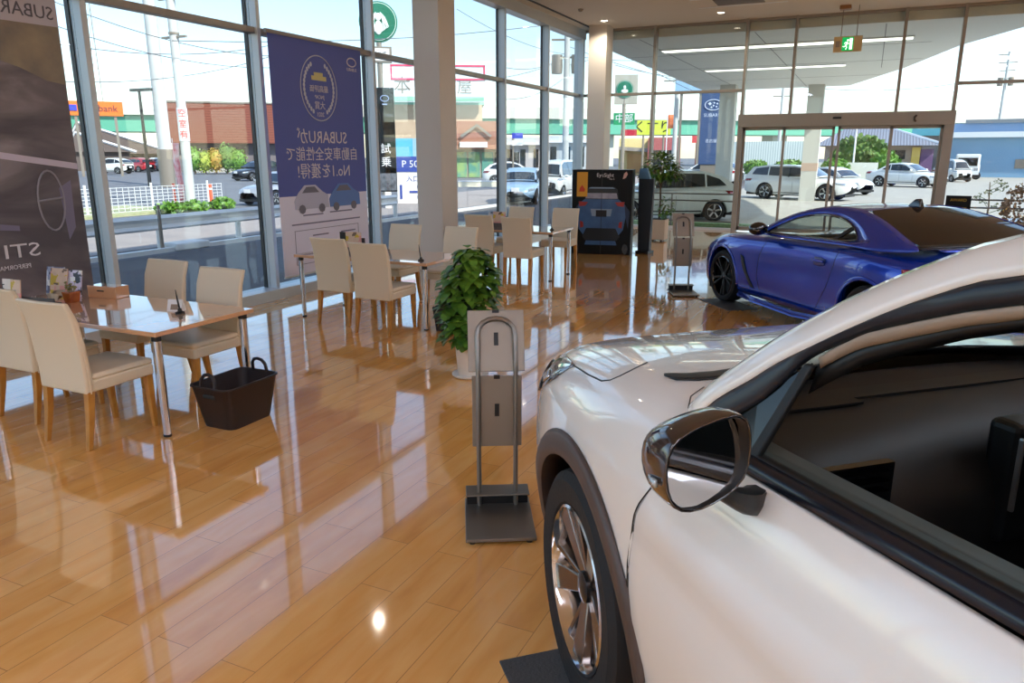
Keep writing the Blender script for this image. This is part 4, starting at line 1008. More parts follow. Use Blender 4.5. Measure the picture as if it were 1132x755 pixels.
# door mirrors
def door_mirror(s_, parent):
    def S(x, y, z): return (x, s_*y, z)
    # outline in the (y,z) plane of the glass, clockwise from the outer lower corner
    outl = [(1.115,1.095),(1.128,1.14),(1.125,1.185),(1.108,1.210),(1.065,1.228),(1.015,1.240),(.985,1.240),(.968,1.222),(.962,1.17),(.968,1.118),(1.005,1.092),(1.055,1.072),(1.095,1.074)]
    n = len(outl); cy, cz = 1.05, 1.155; rows = []
    for x, f, dz in ((.868,.93,0),(.876,.985,0),(.858,1.0,0),(.81,.985,-.004),(.765,.86,-.012),(.735,.60,-.02),(.722,.2,-.024)):
        rows.append([S(x, cy+(y-cy)*f, cz+dz+(z-cz)*f) for y, z in outl])
    h = MB().grid(rows, True); h.f.append(tuple(range(len(h.v)-n, len(h.v))))
    ho = h.build('mirror_housing', mats_('mirror_bronze_black', (44,32,27), .12, coat=1.0), parent, smooth=True, sub=1)
    rows = []
    for x, f in ((.872,.93),(.854,.90),(.848,.88)): rows.append([S(x, cy+(y-cy)*f, cz+(z-cz)*f) for y, z in outl])
    MB().grid(rows, True).build('mirror_bezel', MT['black'], ho, smooth=True, sub=1)
    tl = math.tan(R(9))
    g = MB().add([S(.852 - (z-cz)*.86*tl*-1*-1, cy+(y-cy)*.89, cz+(z-cz)*.89) for y, z in outl], [tuple(range(n))])
    g.build('mirror_glass', mats_('mirror_silver', (190,190,190), .02, metal=1.0), ho, solid=.002)
    MB().grid([[S(.85,1.128,1.118),S(.82,1.122,1.112),S(.79,1.108,1.107)],[S(.85,1.130,1.132),S(.82,1.124,1.126),S(.79,1.110,1.120)]]).build('indicator_lens', MT['lampglass'], ho, smooth=True, solid=.006)
    MB().grid([[S(.79,.86,1.055),S(.83,.90,1.06),S(.845,.945,1.075),S(.84,1.0,1.095)],[S(.80,.87,1.005),S(.84,.905,1.01),S(.855,.95,1.035),S(.84,1.01,1.08)],[S(.74,.88,.995),S(.77,.91,1.0),S(.79,.95,1.03),S(.79,1.01,1.075)],[S(.72,.86,1.05),S(.76,.90,1.06),S(.78,.945,1.08),S(.79,1.0,1.10)],[S(.79,.86,1.055),S(.83,.90,1.06),S(.845,.945,1.075),S(.84,1.0,1.095)]]).build('mirror_foot', MT['black'], ho, smooth=True, sub=1)
for s_ in (1, -1): door_mirror(s_, wc)
# interior
DB = mat('dash_black', (22,20,20), .55); DT = mat('dash_brown', (29,25,23), .5)
dsh = []
for x, z in ((.34,1.055),(.50,1.05),(.62,1.045),(.70,1.02),(.74,.97),(.77,.93),(.80,.86),(.80,.74),(.74,.60),(.60,.5)):
    dsh.append([(x - .13*(1-(y/.76)**2) - (0.0), y, z + (.02 if abs(y+.4) < .2 and .5 < x < .74 else 0)) for y in (-.76,-.6,-.45,-.3,-.15,0,.15,.3,.45,.6,.76)])
MB().grid(dsh).build('dashboard', DT, wc, smooth=True, sub=1, solid=.01)
MB().box(.45,.62,-.6,-.22,1.04,1.12).build('instrument_hood', DB, wc, bevel=.03, seg=4, smooth=True)
MB().box(.62,.70,-.14,.14,.76,1.06).build('centre_display', MT['black'], wc, bevel=.02, seg=3)
MB().box(.69,.708,.12,.13,.85,1.03).build('display_bezel', MT['alu'], wc, bevel=.004)
vt = MB()
for k in range(4): vt.box(.715,.735,.52,.68,.945+.022*k,.952+.022*k)
vt.box(.70,.72,.50,.70,.93,1.03); vt.build('air_vent', MT['gloss_black'], wc)
MB().box(.36,.46,.35,.62,1.056,1.062).build('defroster_grille', MT['black'], wc)
st = MB().tube([(1.02+.06*math.sin(a), -.38+.18*math.cos(a), .92+.18*math.sin(a)) for a in [i*2*PI/28 for i in range(28)]], .016, 8, closed=True)
st.box(1.0,1.03,-.54,-.22,.90,.94); st.ball((1.01,-.38,.92), .03,.06,.06); st.tube([(1.0,-.38,.92),(.7,-.38,.85)], .04, 8)
st.build('steering_wheel', DB, wc, smooth=True)
for s_ in (1, -1):
    MB().box(1.15,1.65,s_*.38-.25,s_*.38+.25,.38,.56).build('seat_cushion', DB, wc, bevel=.06, seg=4, smooth=True)
    MB().hexa([(1.60,s_*.38-.25,.5),(1.75,s_*.38-.25,.5),(1.75,s_*.38+.25,.5),(1.60,s_*.38+.25,.5)], [(1.82,s_*.38-.22,1.18),(1.93,s_*.38-.22,1.18),(1.93,s_*.38+.22,1.18),(1.82,s_*.38+.22,1.18)]).build('seat_back', DB, wc, bevel=.05, seg=4, smooth=True)
    MB().box(1.86,1.96,s_*.38-.12,s_*.38+.12,1.2,1.38).build('headrest', DB, wc, bevel=.04, seg=4, smooth=True)
MB().box(.3,3.4,-.82,.82,.22,.30).build('cabin_floor', MT['black'], wc)
MB().box(.85,1.8,-.11,.11,.3,.62).build('centre_console', DB, wc, bevel=.03, seg=3)
MB().box(.35,.42,-.80,.80,.3,1.06).build('bulkhead', MT['black'], wc)
MB().box(-.8,3.5,-.6,.6,.20,.26).build('underbody', MT['black'], wc)
MB().ball((.76,0,1.42), .02, .11, .035, 12, 6).build('rear_view_mirror', MT['black'], wc, smooth=True)
# ================================================================ BLUE COUPE
bc = thing('sports_coupe', (-.7805, 9.1834, 0), 0, 'glossy blue two-door sports coupe with black wheels parked before the entrance', 'car')
_a = R(37.8); _f = Vector((-math.sin(_a), math.cos(_a), 0)); _l = Vector((-math.cos(_a), -math.sin(_a), 0))
bc.matrix_world = Matrix(((-_f.x, _l.x, 0, -.7805), (-_f.y, _l.y, 0, 9.1834), (0, 0, 1, 0), (0, 0, 0, 1)))
BPT = MT['blue_paint']
#  x,   w,   zc(centre), zs(shoulder), zb(bottom)
ST = [(-.80,.50,.50,.47,.20),(-.74,.60,.57,.54,.16),(-.62,.70,.62,.62,.14),(-.42,.775,.675,.70,.14),(-.2,.815,.725,.765,.15),(.05,.83,.765,.80,.16),(.32,.822,.80,.815,.17),(.62,.80,.835,.825,.17),
      (.95,.790,.86,.845,.17),(1.4,.785,.88,.855,.17),(1.8,.795,.90,.870,.17),(2.1,.825,.92,.885,.18),(2.42,.842,.93,.885,.20),(2.72,.825,.94,.87,.22),(2.98,.77,.95,.86,.25),(3.14,.70,.95,.85,.30),(3.20,.62,.86,.80,.36)]
def bc_sec(x, w, zc, zs, zb):
    return [(x,0,zc),(x,.33*w,zc-.002),(x,.62*w,(zc+zs)/2),(x,.80*w,zs),(x,.915*w,zs-.03),(x,.975*w,zs-.11),(x,.985*w,zs-.22),(x,w*.995,(zs+zb)/2-.03),(x,w*.98,zb+.12),(x,w*.955,zb+.04),(x,w*.90,zb)]
rows = [bc_sec(*s) for s in ST]
# rounded nose and tail caps
rows.insert(0, [(-.845, y*.55, .36+(z-.36)*.35) for (x,y,z) in rows[0]]); rows.append([(3.22, y*.75, .6+(z-.6)*.75) for (x,y,z) in rows[-1]]); rows.append([(3.225, y*.03, .6+(z-.6)*.03) for (x,y,z) in rows[-1]]); rows.insert(0, [(-.85, y*.03, .36+(z-.36)*.03) for (x,y,z) in rows[0]])
bb = MB().grid(rows); mirrory(bb)
bo = bb.build('body', BPT, bc, smooth=True, sub=2); bpy.context.view_layer.update(); freeze(bo)
_bm = bmesh.new(); _bm.from_mesh(bo.data); bmesh.ops.remove_doubles(_bm, verts=_bm.verts, dist=.002)
# open the cabin
_g = [f for f in _bm.faces if 1.0 < f.calc_center_median().x < 2.35 and abs(f.calc_center_median().y) < .60 and f.calc_center_median().z > .7]
bmesh.ops.delete(_bm, geom=_g, context='FACES')
bmesh.ops.recalc_face_normals(_bm, faces=_bm.faces); _bm.to_mesh(bo.data); _bm.free()
bvb = bvh_of([bo])
for cx in (0, 2.42): arch_open(bo, cx, .30, .345, ymin=.45)
for s_ in (1, -1):
    for cx in (0, 2.42):
        arch_liner(bc, cx, .30, .355, s_*.50, s_*.77)
        arch_ring(bvb, cx, .30, .335, .368, -10, 190, BPT, bc, s_, .82, off=.006, name='arch_lip')
        wheel(bc, cx, s_*.70, .300, .292, .20, 'sport', s_, steer=R(-1) if cx == 0 else 0, rimr=.222, rimmat=MT['gloss_black'])
# greenhouse: y follows a leaning side plane
def by(z): return .765 - .80*(z-.87)
def bP(x, z, o=0): return Vector((x, by(z)+o, z))
PR_ = [(.62,.855),(.86,1.0),(1.10,1.10),(1.40,1.165),(1.70,1.185),(2.0,1.165),(2.3,1.105),(2.6,1.02),(2.85,.945)]   # roof rail, side view
rail = [bP(x, z, .0) for x, z in PR_]
OUT = [(.62,.853),(.86,.998),(1.10,1.098),(1.40,1.163),(1.70,1.183),(2.0,1.163),(2.3,1.103),(2.6,1.018),(2.86,.93), (2.5,.88),(2.2,.88),(1.8,.87),(1.4,.86),(1.0,.85)]
WIN = [(.80,.868),(.94,.962),(1.13,1.048),(1.38,1.100),(1.62,1.108),(1.82,1.085),(2.0,1.03),(2.10,.975),(2.14,.935), (2.06,.915),(1.95,.908),(1.75,.90),(1.4,.888),(1.05,.876)]
def side_ring(Ao, Ai, name, m, parent, s_, off=0, th=.008, y_o=0):
    A = catmull([Vector((x,0,z)) for x, z in Ao]+[Vector((Ao[0][0],0,Ao[0][1]))], 3); B = catmull([Vector((x,0,z)) for x, z in Ai]+[Vector((Ai[0][0],0,Ai[0][1]))], 3)
    rows = []
    for j in range(5):
        t = j/4; rows.append([(p.x+(q.x-p.x)*t, 0, p.z+(q.z-p.z)*t) for p, q in zip(A, B)])
    rows = [[(x, s_*(by(z)+off+.010*math.sin(PI*j/4)), z) for x, _, z in r] for j, r in enumerate(rows)]
    return MB().grid(rows).build(name, m, parent, smooth=True, solid=th)
def scale_loop(L, k):
    cx = sum(p[0] for p in L)/len(L); cz = sum(p[1] for p in L)/len(L); return [(cx+(x-cx)*k, cz+(z-cz)*k) for x, z in L]
WIN2 = [(x+(1.5-x)*.035, z+(.98-z)*.14) for x, z in WIN]
for s_ in (1, -1):
    side_ring(OUT, WIN, 'side_panel', BPT, bc, s_)
    side_ring(WIN, WIN2, 'window_trim', MT['gloss_black'], bc, s_, off=-.004)
    LW = catmull([Vector((x,0,z)) for x, z in WIN2]+[Vector((WIN2[0][0],0,WIN2[0][1]))], 3)[:-1]
    g = MB(); g.v = [(p.x, s_*(by(p.z)-.008), p.z) for p in LW]; g.f = [tuple(range(len(LW)))]
    g.build('side_window', MT['car_glass'], bc)
    MB().hexa([(1.80,s_*(by(.90)-.002),.90),(1.86,s_*(by(.90)-.002),.90),(1.86,s_*(by(.90)-.03),.90),(1.80,s_*(by(.90)-.03),.90)], [(1.97,s_*(by(1.05)-.002),1.05),(2.02,s_*(by(1.03)-.002),1.035),(2.02,s_*(by(1.03)-.03),1.035),(1.97,s_*(by(1.05)-.03),1.05)]).build('window_divider', MT['black'], bc)
    # door: shut lines and handle
    snap_line('door_shut_line', bvb, [(.80,s_*.76,.80),(.74,s_*.81,.62),(.72,s_*.82,.4),(.78,s_*.80,.25)], .003, MT['black'], bc, out=(0,s_,0))
    snap_line('door_rear_shut_line', bvb, [(1.98,s_*.77,.84),(1.97,s_*.80,.70),(1.90,s_*.81,.50),(1.78,s_*.80,.32),(1.72,s_*.79,.24)], .003, MT['black'], bc, out=(0,s_,0))
    dh = snap_strip('door_handle', bvb, [(1.66,s_*.82,.722),(1.74,s_*.82,.728),(1.83,s_*.82,.722)], [(1.66,s_*.82,.700),(1.74,s_*.82,.694),(1.83,s_*.82,.700)], BPT, bc, off=.022, out=(0,s_,0), thick=.012)
    snap_strip('handle_recess_shade', bvb, [(1.66,s_*.82,.748),(1.76,s_*.82,.752),(1.84,s_*.82,.74)], [(1.66,s_*.82,.668),(1.74,s_*.82,.66),(1.83,s_*.82,.675)], mat('blue_recess_shade', (6,22,110), .3, coat=1) if 'blue_recess_shade' not in bpy.data.materials else bpy.data.materials['blue_recess_shade'], bc, off=.004, out=(0,s_,0), thick=.003)  # darker blue patch paints the shade of the handle hollow
    # side vent behind front wheel
    snap_strip('side_vent', bvb, [(.40,s_*.82,.60),(.48,s_*.82,.44),(.62,s_*.82,.27)], [(.46,s_*.82,.585),(.55,s_*.82,.42),(.68,s_*.82,.26)], MT['black'], bc, off=.005, out=(0,s_,0))
    # side sill
    MB().grid([[(x, s_*(y+d), z) for x, z, y in ((.42,.20,.80),(.8,.19,.82),(1.5,.19,.83),(1.95,.23,.83),(2.05,.27,.81))] for d, z_ in ((0,0),)] + [[(x, s_*(y+.03), z-.045) for x, z, y in ((.42,.20,.80),(.8,.19,.82),(1.5,.19,.83),(1.95,.23,.83),(2.05,.27,.81))], [(x, s_*(y-.03), z-.065) for x, z, y in ((.42,.20,.80),(.8,.19,.82),(1.5,.19,.83),(1.95,.23,.83),(2.05,.27,.81))]]).build('side_sill', BPT, bc, smooth=True, solid=.01)
    # mirror
    mm = MB().ball((.84, s_*.88, .915), .07, .105, .068, 14, 8).build('door_mirror', MT['gloss_black'], bc, smooth=True)
    MB().hexa([(.83,s_*.74,.845),(.92,s_*.74,.845),(.90,s_*.80,.88),(.85,s_*.80,.88)], [(.83,s_*.74,.865),(.92,s_*.74,.865),(.90,s_*.82,.90),(.85,s_*.82,.90)]).build('mirror_stalk', MT['black'], mm)
    # lamps
    snap_strip('headlamp', bvb, [(-.74,s_*.56,.53),(-.58,s_*.68,.62),(-.40,s_*.74,.67)], [(-.74,s_*.60,.48),(-.60,s_*.73,.53),(-.44,s_*.78,.60)], MT['lampglass'], bc, off=.005, out=(-1,s_*.6,.3))
    snap_strip('tail_lamp', bvb, [(2.78,s_*.80,.79),(2.95,s_*.76,.80),(3.10,s_*.70,.80),(3.19,s_*.55,.79)], [(2.80,s_*.81,.755),(2.95,s_*.78,.73),(3.12,s_*.70,.71),(3.20,s_*.55,.72)], MT['redglass'], bc, off=.006, out=(.6,s_,.2))
def bcross(p, bulge, crown, n=12, yk=1.0): return [(p.x-bulge*(1-t*t), p.y*t*yk, p.z+crown*(1-t*t)) for t in [k/n*2-1 for k in range(n+1)]]
MB().grid([bcross(rail[0], .16, .0), bcross(rail[1], .14, .015), bcross(rail[2], .10, .02), bcross(rail[3], .05, .025)]).build('windscreen', MT['car_glass'], bc, smooth=True)
MB().grid([bcross(rail[3], .05, .025), bcross(rail[4], .02, .028), bcross(rail[5], -.0, .03)]).build('roof', BPT, bc, smooth=True, sub=2, solid=.012, sol_off=-1)
RG = mat('tinted_rear_glass', (34,28,24), .06, spec=.12)
MB().grid([bcross(rail[5], -.0, .032, yk=1.0), bcross(rail[6], -.02, .03, yk=1.0), bcross(rail[7], -.04, .022, yk=1.0), bcross(bP(2.80,.955), -.06, .015, yk=.98)]).build('rear_window', RG, bc, smooth=True, sub=2)
MB().grid([bcross(bP(2.79,.958), -.06, .018, yk=1), bcross(bP(2.84,.945), -.07, .012, yk=1)]).build('rear_window_trim', MT['black'], bc, smooth=True, solid=.005)
# trunk-lid lip, rear wing edge, antenna fin, wipers
MB().grid([[(3.05-.10*(t*t), .68*t, .945+.0) for t in [k/8*2-1 for k in range(9)]], [(3.16-.12*t*t, .70*t, .985-.02*t*t) for t in [k/8*2-1 for k in range(9)]], [(3.17-.12*t*t, .70*t, .955-.02*t*t) for t in [k/8*2-1 for k in range(9)]]]).build('boot_spoiler', BPT, bc, smooth=True, sub=1, solid=.008)
MB().hexa([(1.86,-.028,1.195),(2.02,-.028,1.19),(2.02,.028,1.19),(1.86,.028,1.195)], [(1.93,-.01,1.262),(2.0,-.012,1.268),(2.0,.012,1.268),(1.93,.01,1.262)]).build('antenna_fin', MT['gloss_black'], bc, bevel=.012, seg=3, smooth=True)
ta = mat('trim_dark', (16,16,18), .6)
MB().box(1.05,2.3,-.6,.6,.20,.26).build('cabin_floor', ta, bc)
MB().box(.98,1.16,-.62,.62,.5,.86).build('dashboard', ta, bc, bevel=.05, seg=3, smooth=True)
for s_ in (1, -1):
    MB().hexa([(1.75,s_*.33-.2,.35),(1.88,s_*.33-.2,.35),(1.88,s_*.33+.2,.35),(1.75,s_*.33+.2,.35)], [(1.90,s_*.33-.15,.96),(1.98,s_*.33-.15,.96),(1.98,s_*.33+.15,.96),(1.90,s_*.33+.15,.96)]).build('seat_back', ta, bc, bevel=.04, seg=3, smooth=True)
    MB().box(1.35,1.8,s_*.33-.2,s_*.33+.2,.28,.45).build('seat_cushion', ta, bc, bevel=.04, seg=3, smooth=True)
MB().tube([(1.22+.03*math.sin(a), -.33+.16*math.cos(a), .80+.15*math.sin(a)) for a in [i*2*PI/20 for i in range(20)]], .013, 6, closed=True).build('steering_wheel', ta, bc, smooth=True)
MB().box(2.1,2.75,-.55,.55,.80,.84).build('parcel_shelf', ta, bc)
MB().box(-.6,3.0,-.5,.5,.14,.20).build('underbody', MT['black'], bc)
snap_strip('front_splitter', bvb, [(-.74,-.55,.24),(-.86,0,.25),(-.74,.55,.24)], [(-.72,-.55,.17),(-.84,0,.17),(-.72,.55,.17)], MT['black'], bc, off=.012, out=(-1,0,0))
snap_strip('front_grille', bvb, [(-.78,-.4,.40),(-.86,0,.40),(-.78,.4,.40)], [(-.78,-.36,.26),(-.86,0,.26),(-.78,.36,.26)], MT['black'], bc, off=.008, out=(-1,0,0))
MB().box(3.20,3.235,-.45,.45,.30,.42).build('rear_diffuser', MT['black'], bc, bevel=.02)
MB().box(3.215,3.24,-.17,.17,.50,.62).build('number_plate_recess', MT['black'], bc, bevel=.008)
# ================================================================ PARKED CARS OUTSIDE (generic builder, real volumes)
def out_car(name, kind, loc, head, paint, label, scale=1.0, detail=True):
    """kind: hatch, wagon, sedan, van, kei; head = heading angle of the nose measured from +X; frame: nose at x=0, +x to the tail"""
    spec = {
     'hatch': dict(L=4.1, W=.86, body=[(0,.45,.45,.62),(.12,.62,.30,.74),(.6,.84,.24,.84),(1.2,.86,.22,.93),(2.2,.86,.22,.97),(3.3,.86,.24,1.0),(3.85,.80,.26,1.0),(4.1,.66,.36,.92)],
                   roof=[(1.15,.93),(1.75,1.32),(2.3,1.47),(3.0,1.46),(3.6,1.30),(4.0,1.0)], win=[(1.40,.98),(1.85,1.30),(2.35,1.39),(3.0,1.38),(3.45,1.24),(3.65,1.06),(2.5,1.0)], whl=(.78,3.32), r=.31),
     'wagon': dict(L=4.7, W=.88, body=[(0,.5,.45,.70),(.12,.68,.30,.82),(.6,.86,.24,.90),(1.3,.88,.22,.97),(2.4,.88,.22,.99),(3.7,.88,.24,1.02),(4.45,.84,.28,1.02),(4.7,.74,.36,.95)],
                   roof=[(1.2,.97),(1.85,1.38),(2.4,1.50),(3.6,1.50),(4.3,1.42),(4.62,1.0)], win=[(1.45,1.02),(1.95,1.37),(2.4,1.43),(3.6,1.43),(4.15,1.36),(4.3,1.10),(2.6,1.03)], whl=(.88,3.62), r=.35),
     'sedan': dict(L=4.5, W=.85, body=[(0,.5,.42,.62),(.12,.66,.28,.74),(.6,.83,.22,.84),(1.3,.85,.20,.92),(2.4,.85,.20,.95),(3.4,.85,.22,.98),(4.2,.80,.26,1.0),(4.5,.68,.36,.92)],
                   roof=[(1.25,.92),(1.95,1.34),(2.4,1.42),(3.0,1.40),(3.7,1.0)], win=[(1.50,.97),(2.02,1.29),(2.4,1.35),(2.95,1.33),(3.4,1.04),(2.5,.98)], whl=(.85,3.5), r=.32),
     'van': dict(L=3.5, W=.74, body=[(0,.62,.40,.86),(.12,.70,.28,.95),(.5,.74,.22,1.0),(1.2,.74,.20,1.02),(2.2,.74,.20,1.03),(3.2,.74,.22,1.03),(3.42,.72,.26,1.02),(3.5,.68,.34,.98)],
                   roof=[(.30,.98),(.75,1.60),(1.2,1.76),(2.4,1.78),(3.2,1.74),(3.46,1.0)], win=[(.55,1.05),(.90,1.55),(1.25,1.66),(2.4,1.68),(3.15,1.64),(3.3,1.08),(2.0,1.06)], whl=(.55,2.95), r=.28),
    }[kind]
    t = thing(name, loc, 0, label, 'car', None, scale)
    t.rotation_euler.z = head + PI
    W = spec['W']; L = spec['L']
    rows = []
    for x, w, zb, zt in spec['body']:
        rows.append([(x,0,zt+.01),(x,.5*w,zt+.005),(x,.84*w,zt-.02),(x,.97*w,zt-.10),(x,w,(zt+zb)/2),(x,.97*w,zb+.08),(x,.9*w,zb)])
    rows.insert(0, [(x0-.03, y*.8, .5+(z-.5)*.6) for x0, y, z in rows[0]]); rows.append([(x0+.02, y*.8, .6+(z-.6)*.6) for x0, y, z in rows[-1]])
    b = mirrory(MB().grid(rows)).build('body', paint, t, smooth=True, sub=1); bpy.context.view_layer.update(); freeze(b); bv = bvh_of([b])
    for cx in spec['whl']: arch_open(b, cx, spec['r'], spec['r']*1.14, ymin=.45*W)
    for s_ in (1, -1):
        for cx in spec['whl']:
            arch_liner(t, cx, spec['r'], spec['r']*1.2, s_*(W-.26), s_*(W-.03)); wheel(t, cx, s_*(W-.11), spec['r'], spec['r']*.98, .19, 'plain', s_)
    rf = spec['roof']; zb0 = rf[0][1]
    def wy(z): return W*.93 - (z-.95)*.36
    rr = []
    for x, z in rf: rr.append([(x + (.0), wy(z)*tt*.97, z + .03*(1-tt*tt)) for tt in [k/6*2-1 for k in range(7)]])
    MB().grid(rr).build('roof', paint, t, smooth=True, sub=1, solid=.01)
    # windscreen and tailgate glass as slightly raised patches
    def patch(i, j, nm):
        a, c = rf[i], rf[j]
        q = []
        for u in (.12, .5, .9):
            x = a[0]+(c[0]-a[0])*u; z = a[1]+(c[1]-a[1])*u
            q.append([(x, wy(z)*tt*.86, z+.03*(1-tt*tt)+.014) for tt in [k/6*2-1 for k in range(7)]])
        MB().grid(q).build(nm, MT['dark_glass'], t, smooth=True)
    patch(0, 1, 'windscreen'); patch(len(rf)-1, len(rf)-2, 'rear_window')
    for s_ in (1, -1):
        top = rf; poly = [(x, z) for x, z in rf] + [(x, .90) for x in [rf[-1][0]-.02*k for k in (1,)]] + [((rf[0][0]+rf[-1][0])/2, .92)]
        MB().add([(x, s_*(wy(z)*.965), z) for x, z in poly], [tuple(range(len(poly)))]).build('cabin_side', paint, t, solid=.01)
        wn = spec['win']; cx = sum(p[0] for p in wn)/len(wn)
        gl = MB().add([(x, s_*(wy(z)+.008), z) for x, z in wn], [tuple(range(len(wn)))]).build('side_windows', MT['dark_glass'], t, solid=.012)
        for fx in (.38, .72):
            x = wn[0][0]+(max(p[0] for p in wn)-wn[0][0])*fx; zt = interp([(p[0], p[1]) for p in wn[:-2]], x)
            MB().add([(x, s_*(wy(1.0)+.018), .99), (x+.05, s_*(wy(1.0)+.018), .99), (x+.05, s_*(wy(zt)+.018), zt), (x, s_*(wy(zt)+.018), zt)], [(0,1,2,3)]).build('window_pillar', paint if fx > .5 else MT['black'], gl)
        ft = spec['body'][1]; 
        snap_strip('headlamp', bv, [(.10,s_*.55,ft[3]-.05),(.30,s_*.74,ft[3]+.0),(.5,s_*.82,ft[3]+.02)], [(.06,s_*.55,ft[3]-.16),(.25,s_*.78,ft[3]-.12),(.45,s_*.86,ft[3]-.08)], MT['lampglass'], t, off=.008, out=(-1,s_,.3), refine=3)
        zt = spec['body'][-2][3]
        snap_strip('tail_lamp', bv, [(L-.45,s_*.84,zt-.04),(L-.15,s_*.76,zt-.04),(L,s_*.62,zt-.06)], [(L-.35,s_*.86,zt-.20),(L-.12,s_*.78,zt-.22),(L,s_*.62,zt-.22)], MT['redglass'], t, off=.01, out=(1,s_,.2), refine=3)
        MB().ball((spec['win'][0][0]+.05, s_*(W+.08), 1.02), .06, .10, .07, 8, 6).build('door_mirror', paint, t, smooth=True)
        snap_line('door_shut_line', bv, [(spec['win'][0][0]-.05, s_*W, .90), (spec['win'][0][0], s_*W, .35)], .006, MT['black'], t, out=(0,s_,0), refine=3)
        snap_line('rear_door_shut_line', bv, [((spec['whl'][0]+spec['whl'][1])/2+.1, s_*W, .92), ((spec['whl'][0]+spec['whl'][1])/2+.1, s_*W, .35)], .006, MT['black'], t, out=(0,s_,0), refine=3)
        snap_line('sill_trim', bv, [(spec['whl'][0]+.4, s_*W, .30), (spec['whl'][1]-.4, s_*W, .30)], .02, MT['black'], t, out=(0,s_,0), refine=3)
    for x, nx, nm in ((-.045, -1, 'front_number_plate'), (L+.035, 1, 'rear_number_plate')):
        MB().box(x-.006, x+.006, -.17, .17, .56, .72).build(nm, MT['white'], t)
    MB().box(.1, L-.1, -W*.7, W*.7, .18, .3).build('underbody', MT['black'], t)
    return t
# ================================================================ OUTSIDE
_cy, _cp = R(25.0), R(14.08)
_f = Vector((-math.sin(_cy)*math.cos(_cp), math.cos(_cy)*math.cos(_cp), -math.sin(_cp))); _r = Vector((math.cos(_cy), math.sin(_cy), 0)); _u = _r.cross(_f)
def sight(px, py): return _f + _r*((px-566)/826) - _u*((py-377.5)/826)
def at(px, d, py=172):          # ground position on a bearing at a distance
    v = sight(px, py); h = math.hypot(v.x, v.y); return (v.x/h*d, v.y/h*d)
def zh(px, py, d):              # height of a sight line at a distance
    v = sight(px, py); return 1.65 + v.z/math.hypot(v.x, v.y)*d
GZ = -.1
def site(name, px0, px1, d, label, cat, group=None):
    """a thing standing across the view between two bearings; local x to the right, local y away"""
    a = Vector((*at(px0, d), GZ)); b = Vector((*at(px1, d), GZ)); c = (a+b)/2; w = (b-a).length
    rz = math.atan2(b.y-a.y, b.x-a.x)
    return thing(name, c, rz, label, cat, group), w
def zl(px, py, d): return zh(px, py, d)-GZ
struct(MB().box(-220, 200, YF+.1, 320, -.35, -.1).box(-220, XL-.12, -120, YF+.1, -.35, -.1).box(XR+.2, 200, -120, YF+.1, -.35, -.1).build('ground', MT['asphalt']))
struct(MB().box(-11.3, XL-.12, -20, 60.0, -.1, -.094).build('side_lane', MT['asphalt_shaded']))
struct(MB().box(-11.62, -11.50, -20, 60, -.1, -.02).build('kerb', MT['guard']))
struct(MB().box(-17.5, -12.3, -20, 60, -.1, -.092).build('road_pavement', mat('road_pinkish', (168,156,148), .85, noise=(1.5,(150,142,138),.25))))
struct(MB().box(-5.9, 1.2, YF+.3, 60, -.1, -.093).box(1.2, 30, YF+.3, 75, -.1, -.093).build('forecourt', mat('forecourt_concrete', (176,172,160), .85, noise=(1.2,(164,160,150),.25))))
# ---- canopy over the forecourt
CZ = 4.15
cp = [(-6.13,YF+.12),(-6.45,32.6),(-1.0,32.2),(.64,26.4),(1.65,21.6),(2.55,19.1),(3.3,YF+.12)]
cn = struct(MB().prism(cp, CZ, CZ+.55).build('canopy', mat('canopy_panel', (238,238,230), .6)))
sl_ = MB()
for y in (20.6, 24.0, 28.2): sl_.box(-6.3, 1.0 if y < 26 else .0, y, y+.02, CZ-.004, CZ)
for x in (-5.0,-2.5,0): sl_.box(x, x+.02, YF+.3, 31.8 if x < -1 else 26, CZ-.004, CZ)
sl_.build('panel_joint', mat('joint_grey', (140,140,136), .7), cn)
CL = mat('canopy_strip_lamp', (250,250,235), .5, emit=(255,255,235), es=1.6)
for x0, x1, y, n in ((-5.0, .6, 19.6, 'long'), (-4.9, -.9, 24.6, 'second')):
    t = thing('canopy_light', ((x0+x1)/2, y, CZ), 0, '%s strip light recessed in the canopy ceiling outside' % ('nearer' if n == 'long' else 'farther'), 'light')
    MB().box((x0-x1)/2, (x1-x0)/2, -.24, .24, -.03, 0).build('housing', MT['white'], t); MB().box((x0-x1)/2+.03, (x1-x0)/2-.03, -.20, .20, -.034, -.03).build('diffuser', CL, t)
for (px, d, w, l) in ((806, 30.6, .56, 'left'), (903, 31.5, .56, 'right')):
    x, y = at(px, d, 100)
    o = struct(MB().box(x-w/2, x+w/2, y-w/2, y+w/2, GZ, CZ).build('column', mat('canopy_column_paint', (196,196,188), .6) if 'canopy_column_paint' not in bpy.data.materials else bpy.data.materials['canopy_column_paint']))
    MB().box(x-w/2-.005, x+w/2+.005, y-w/2-.005, y+w/2+.005, 1.02, 1.32).build('column_band', mat('band_beige', (196,170,150), .6), o) if l == 'right' else None
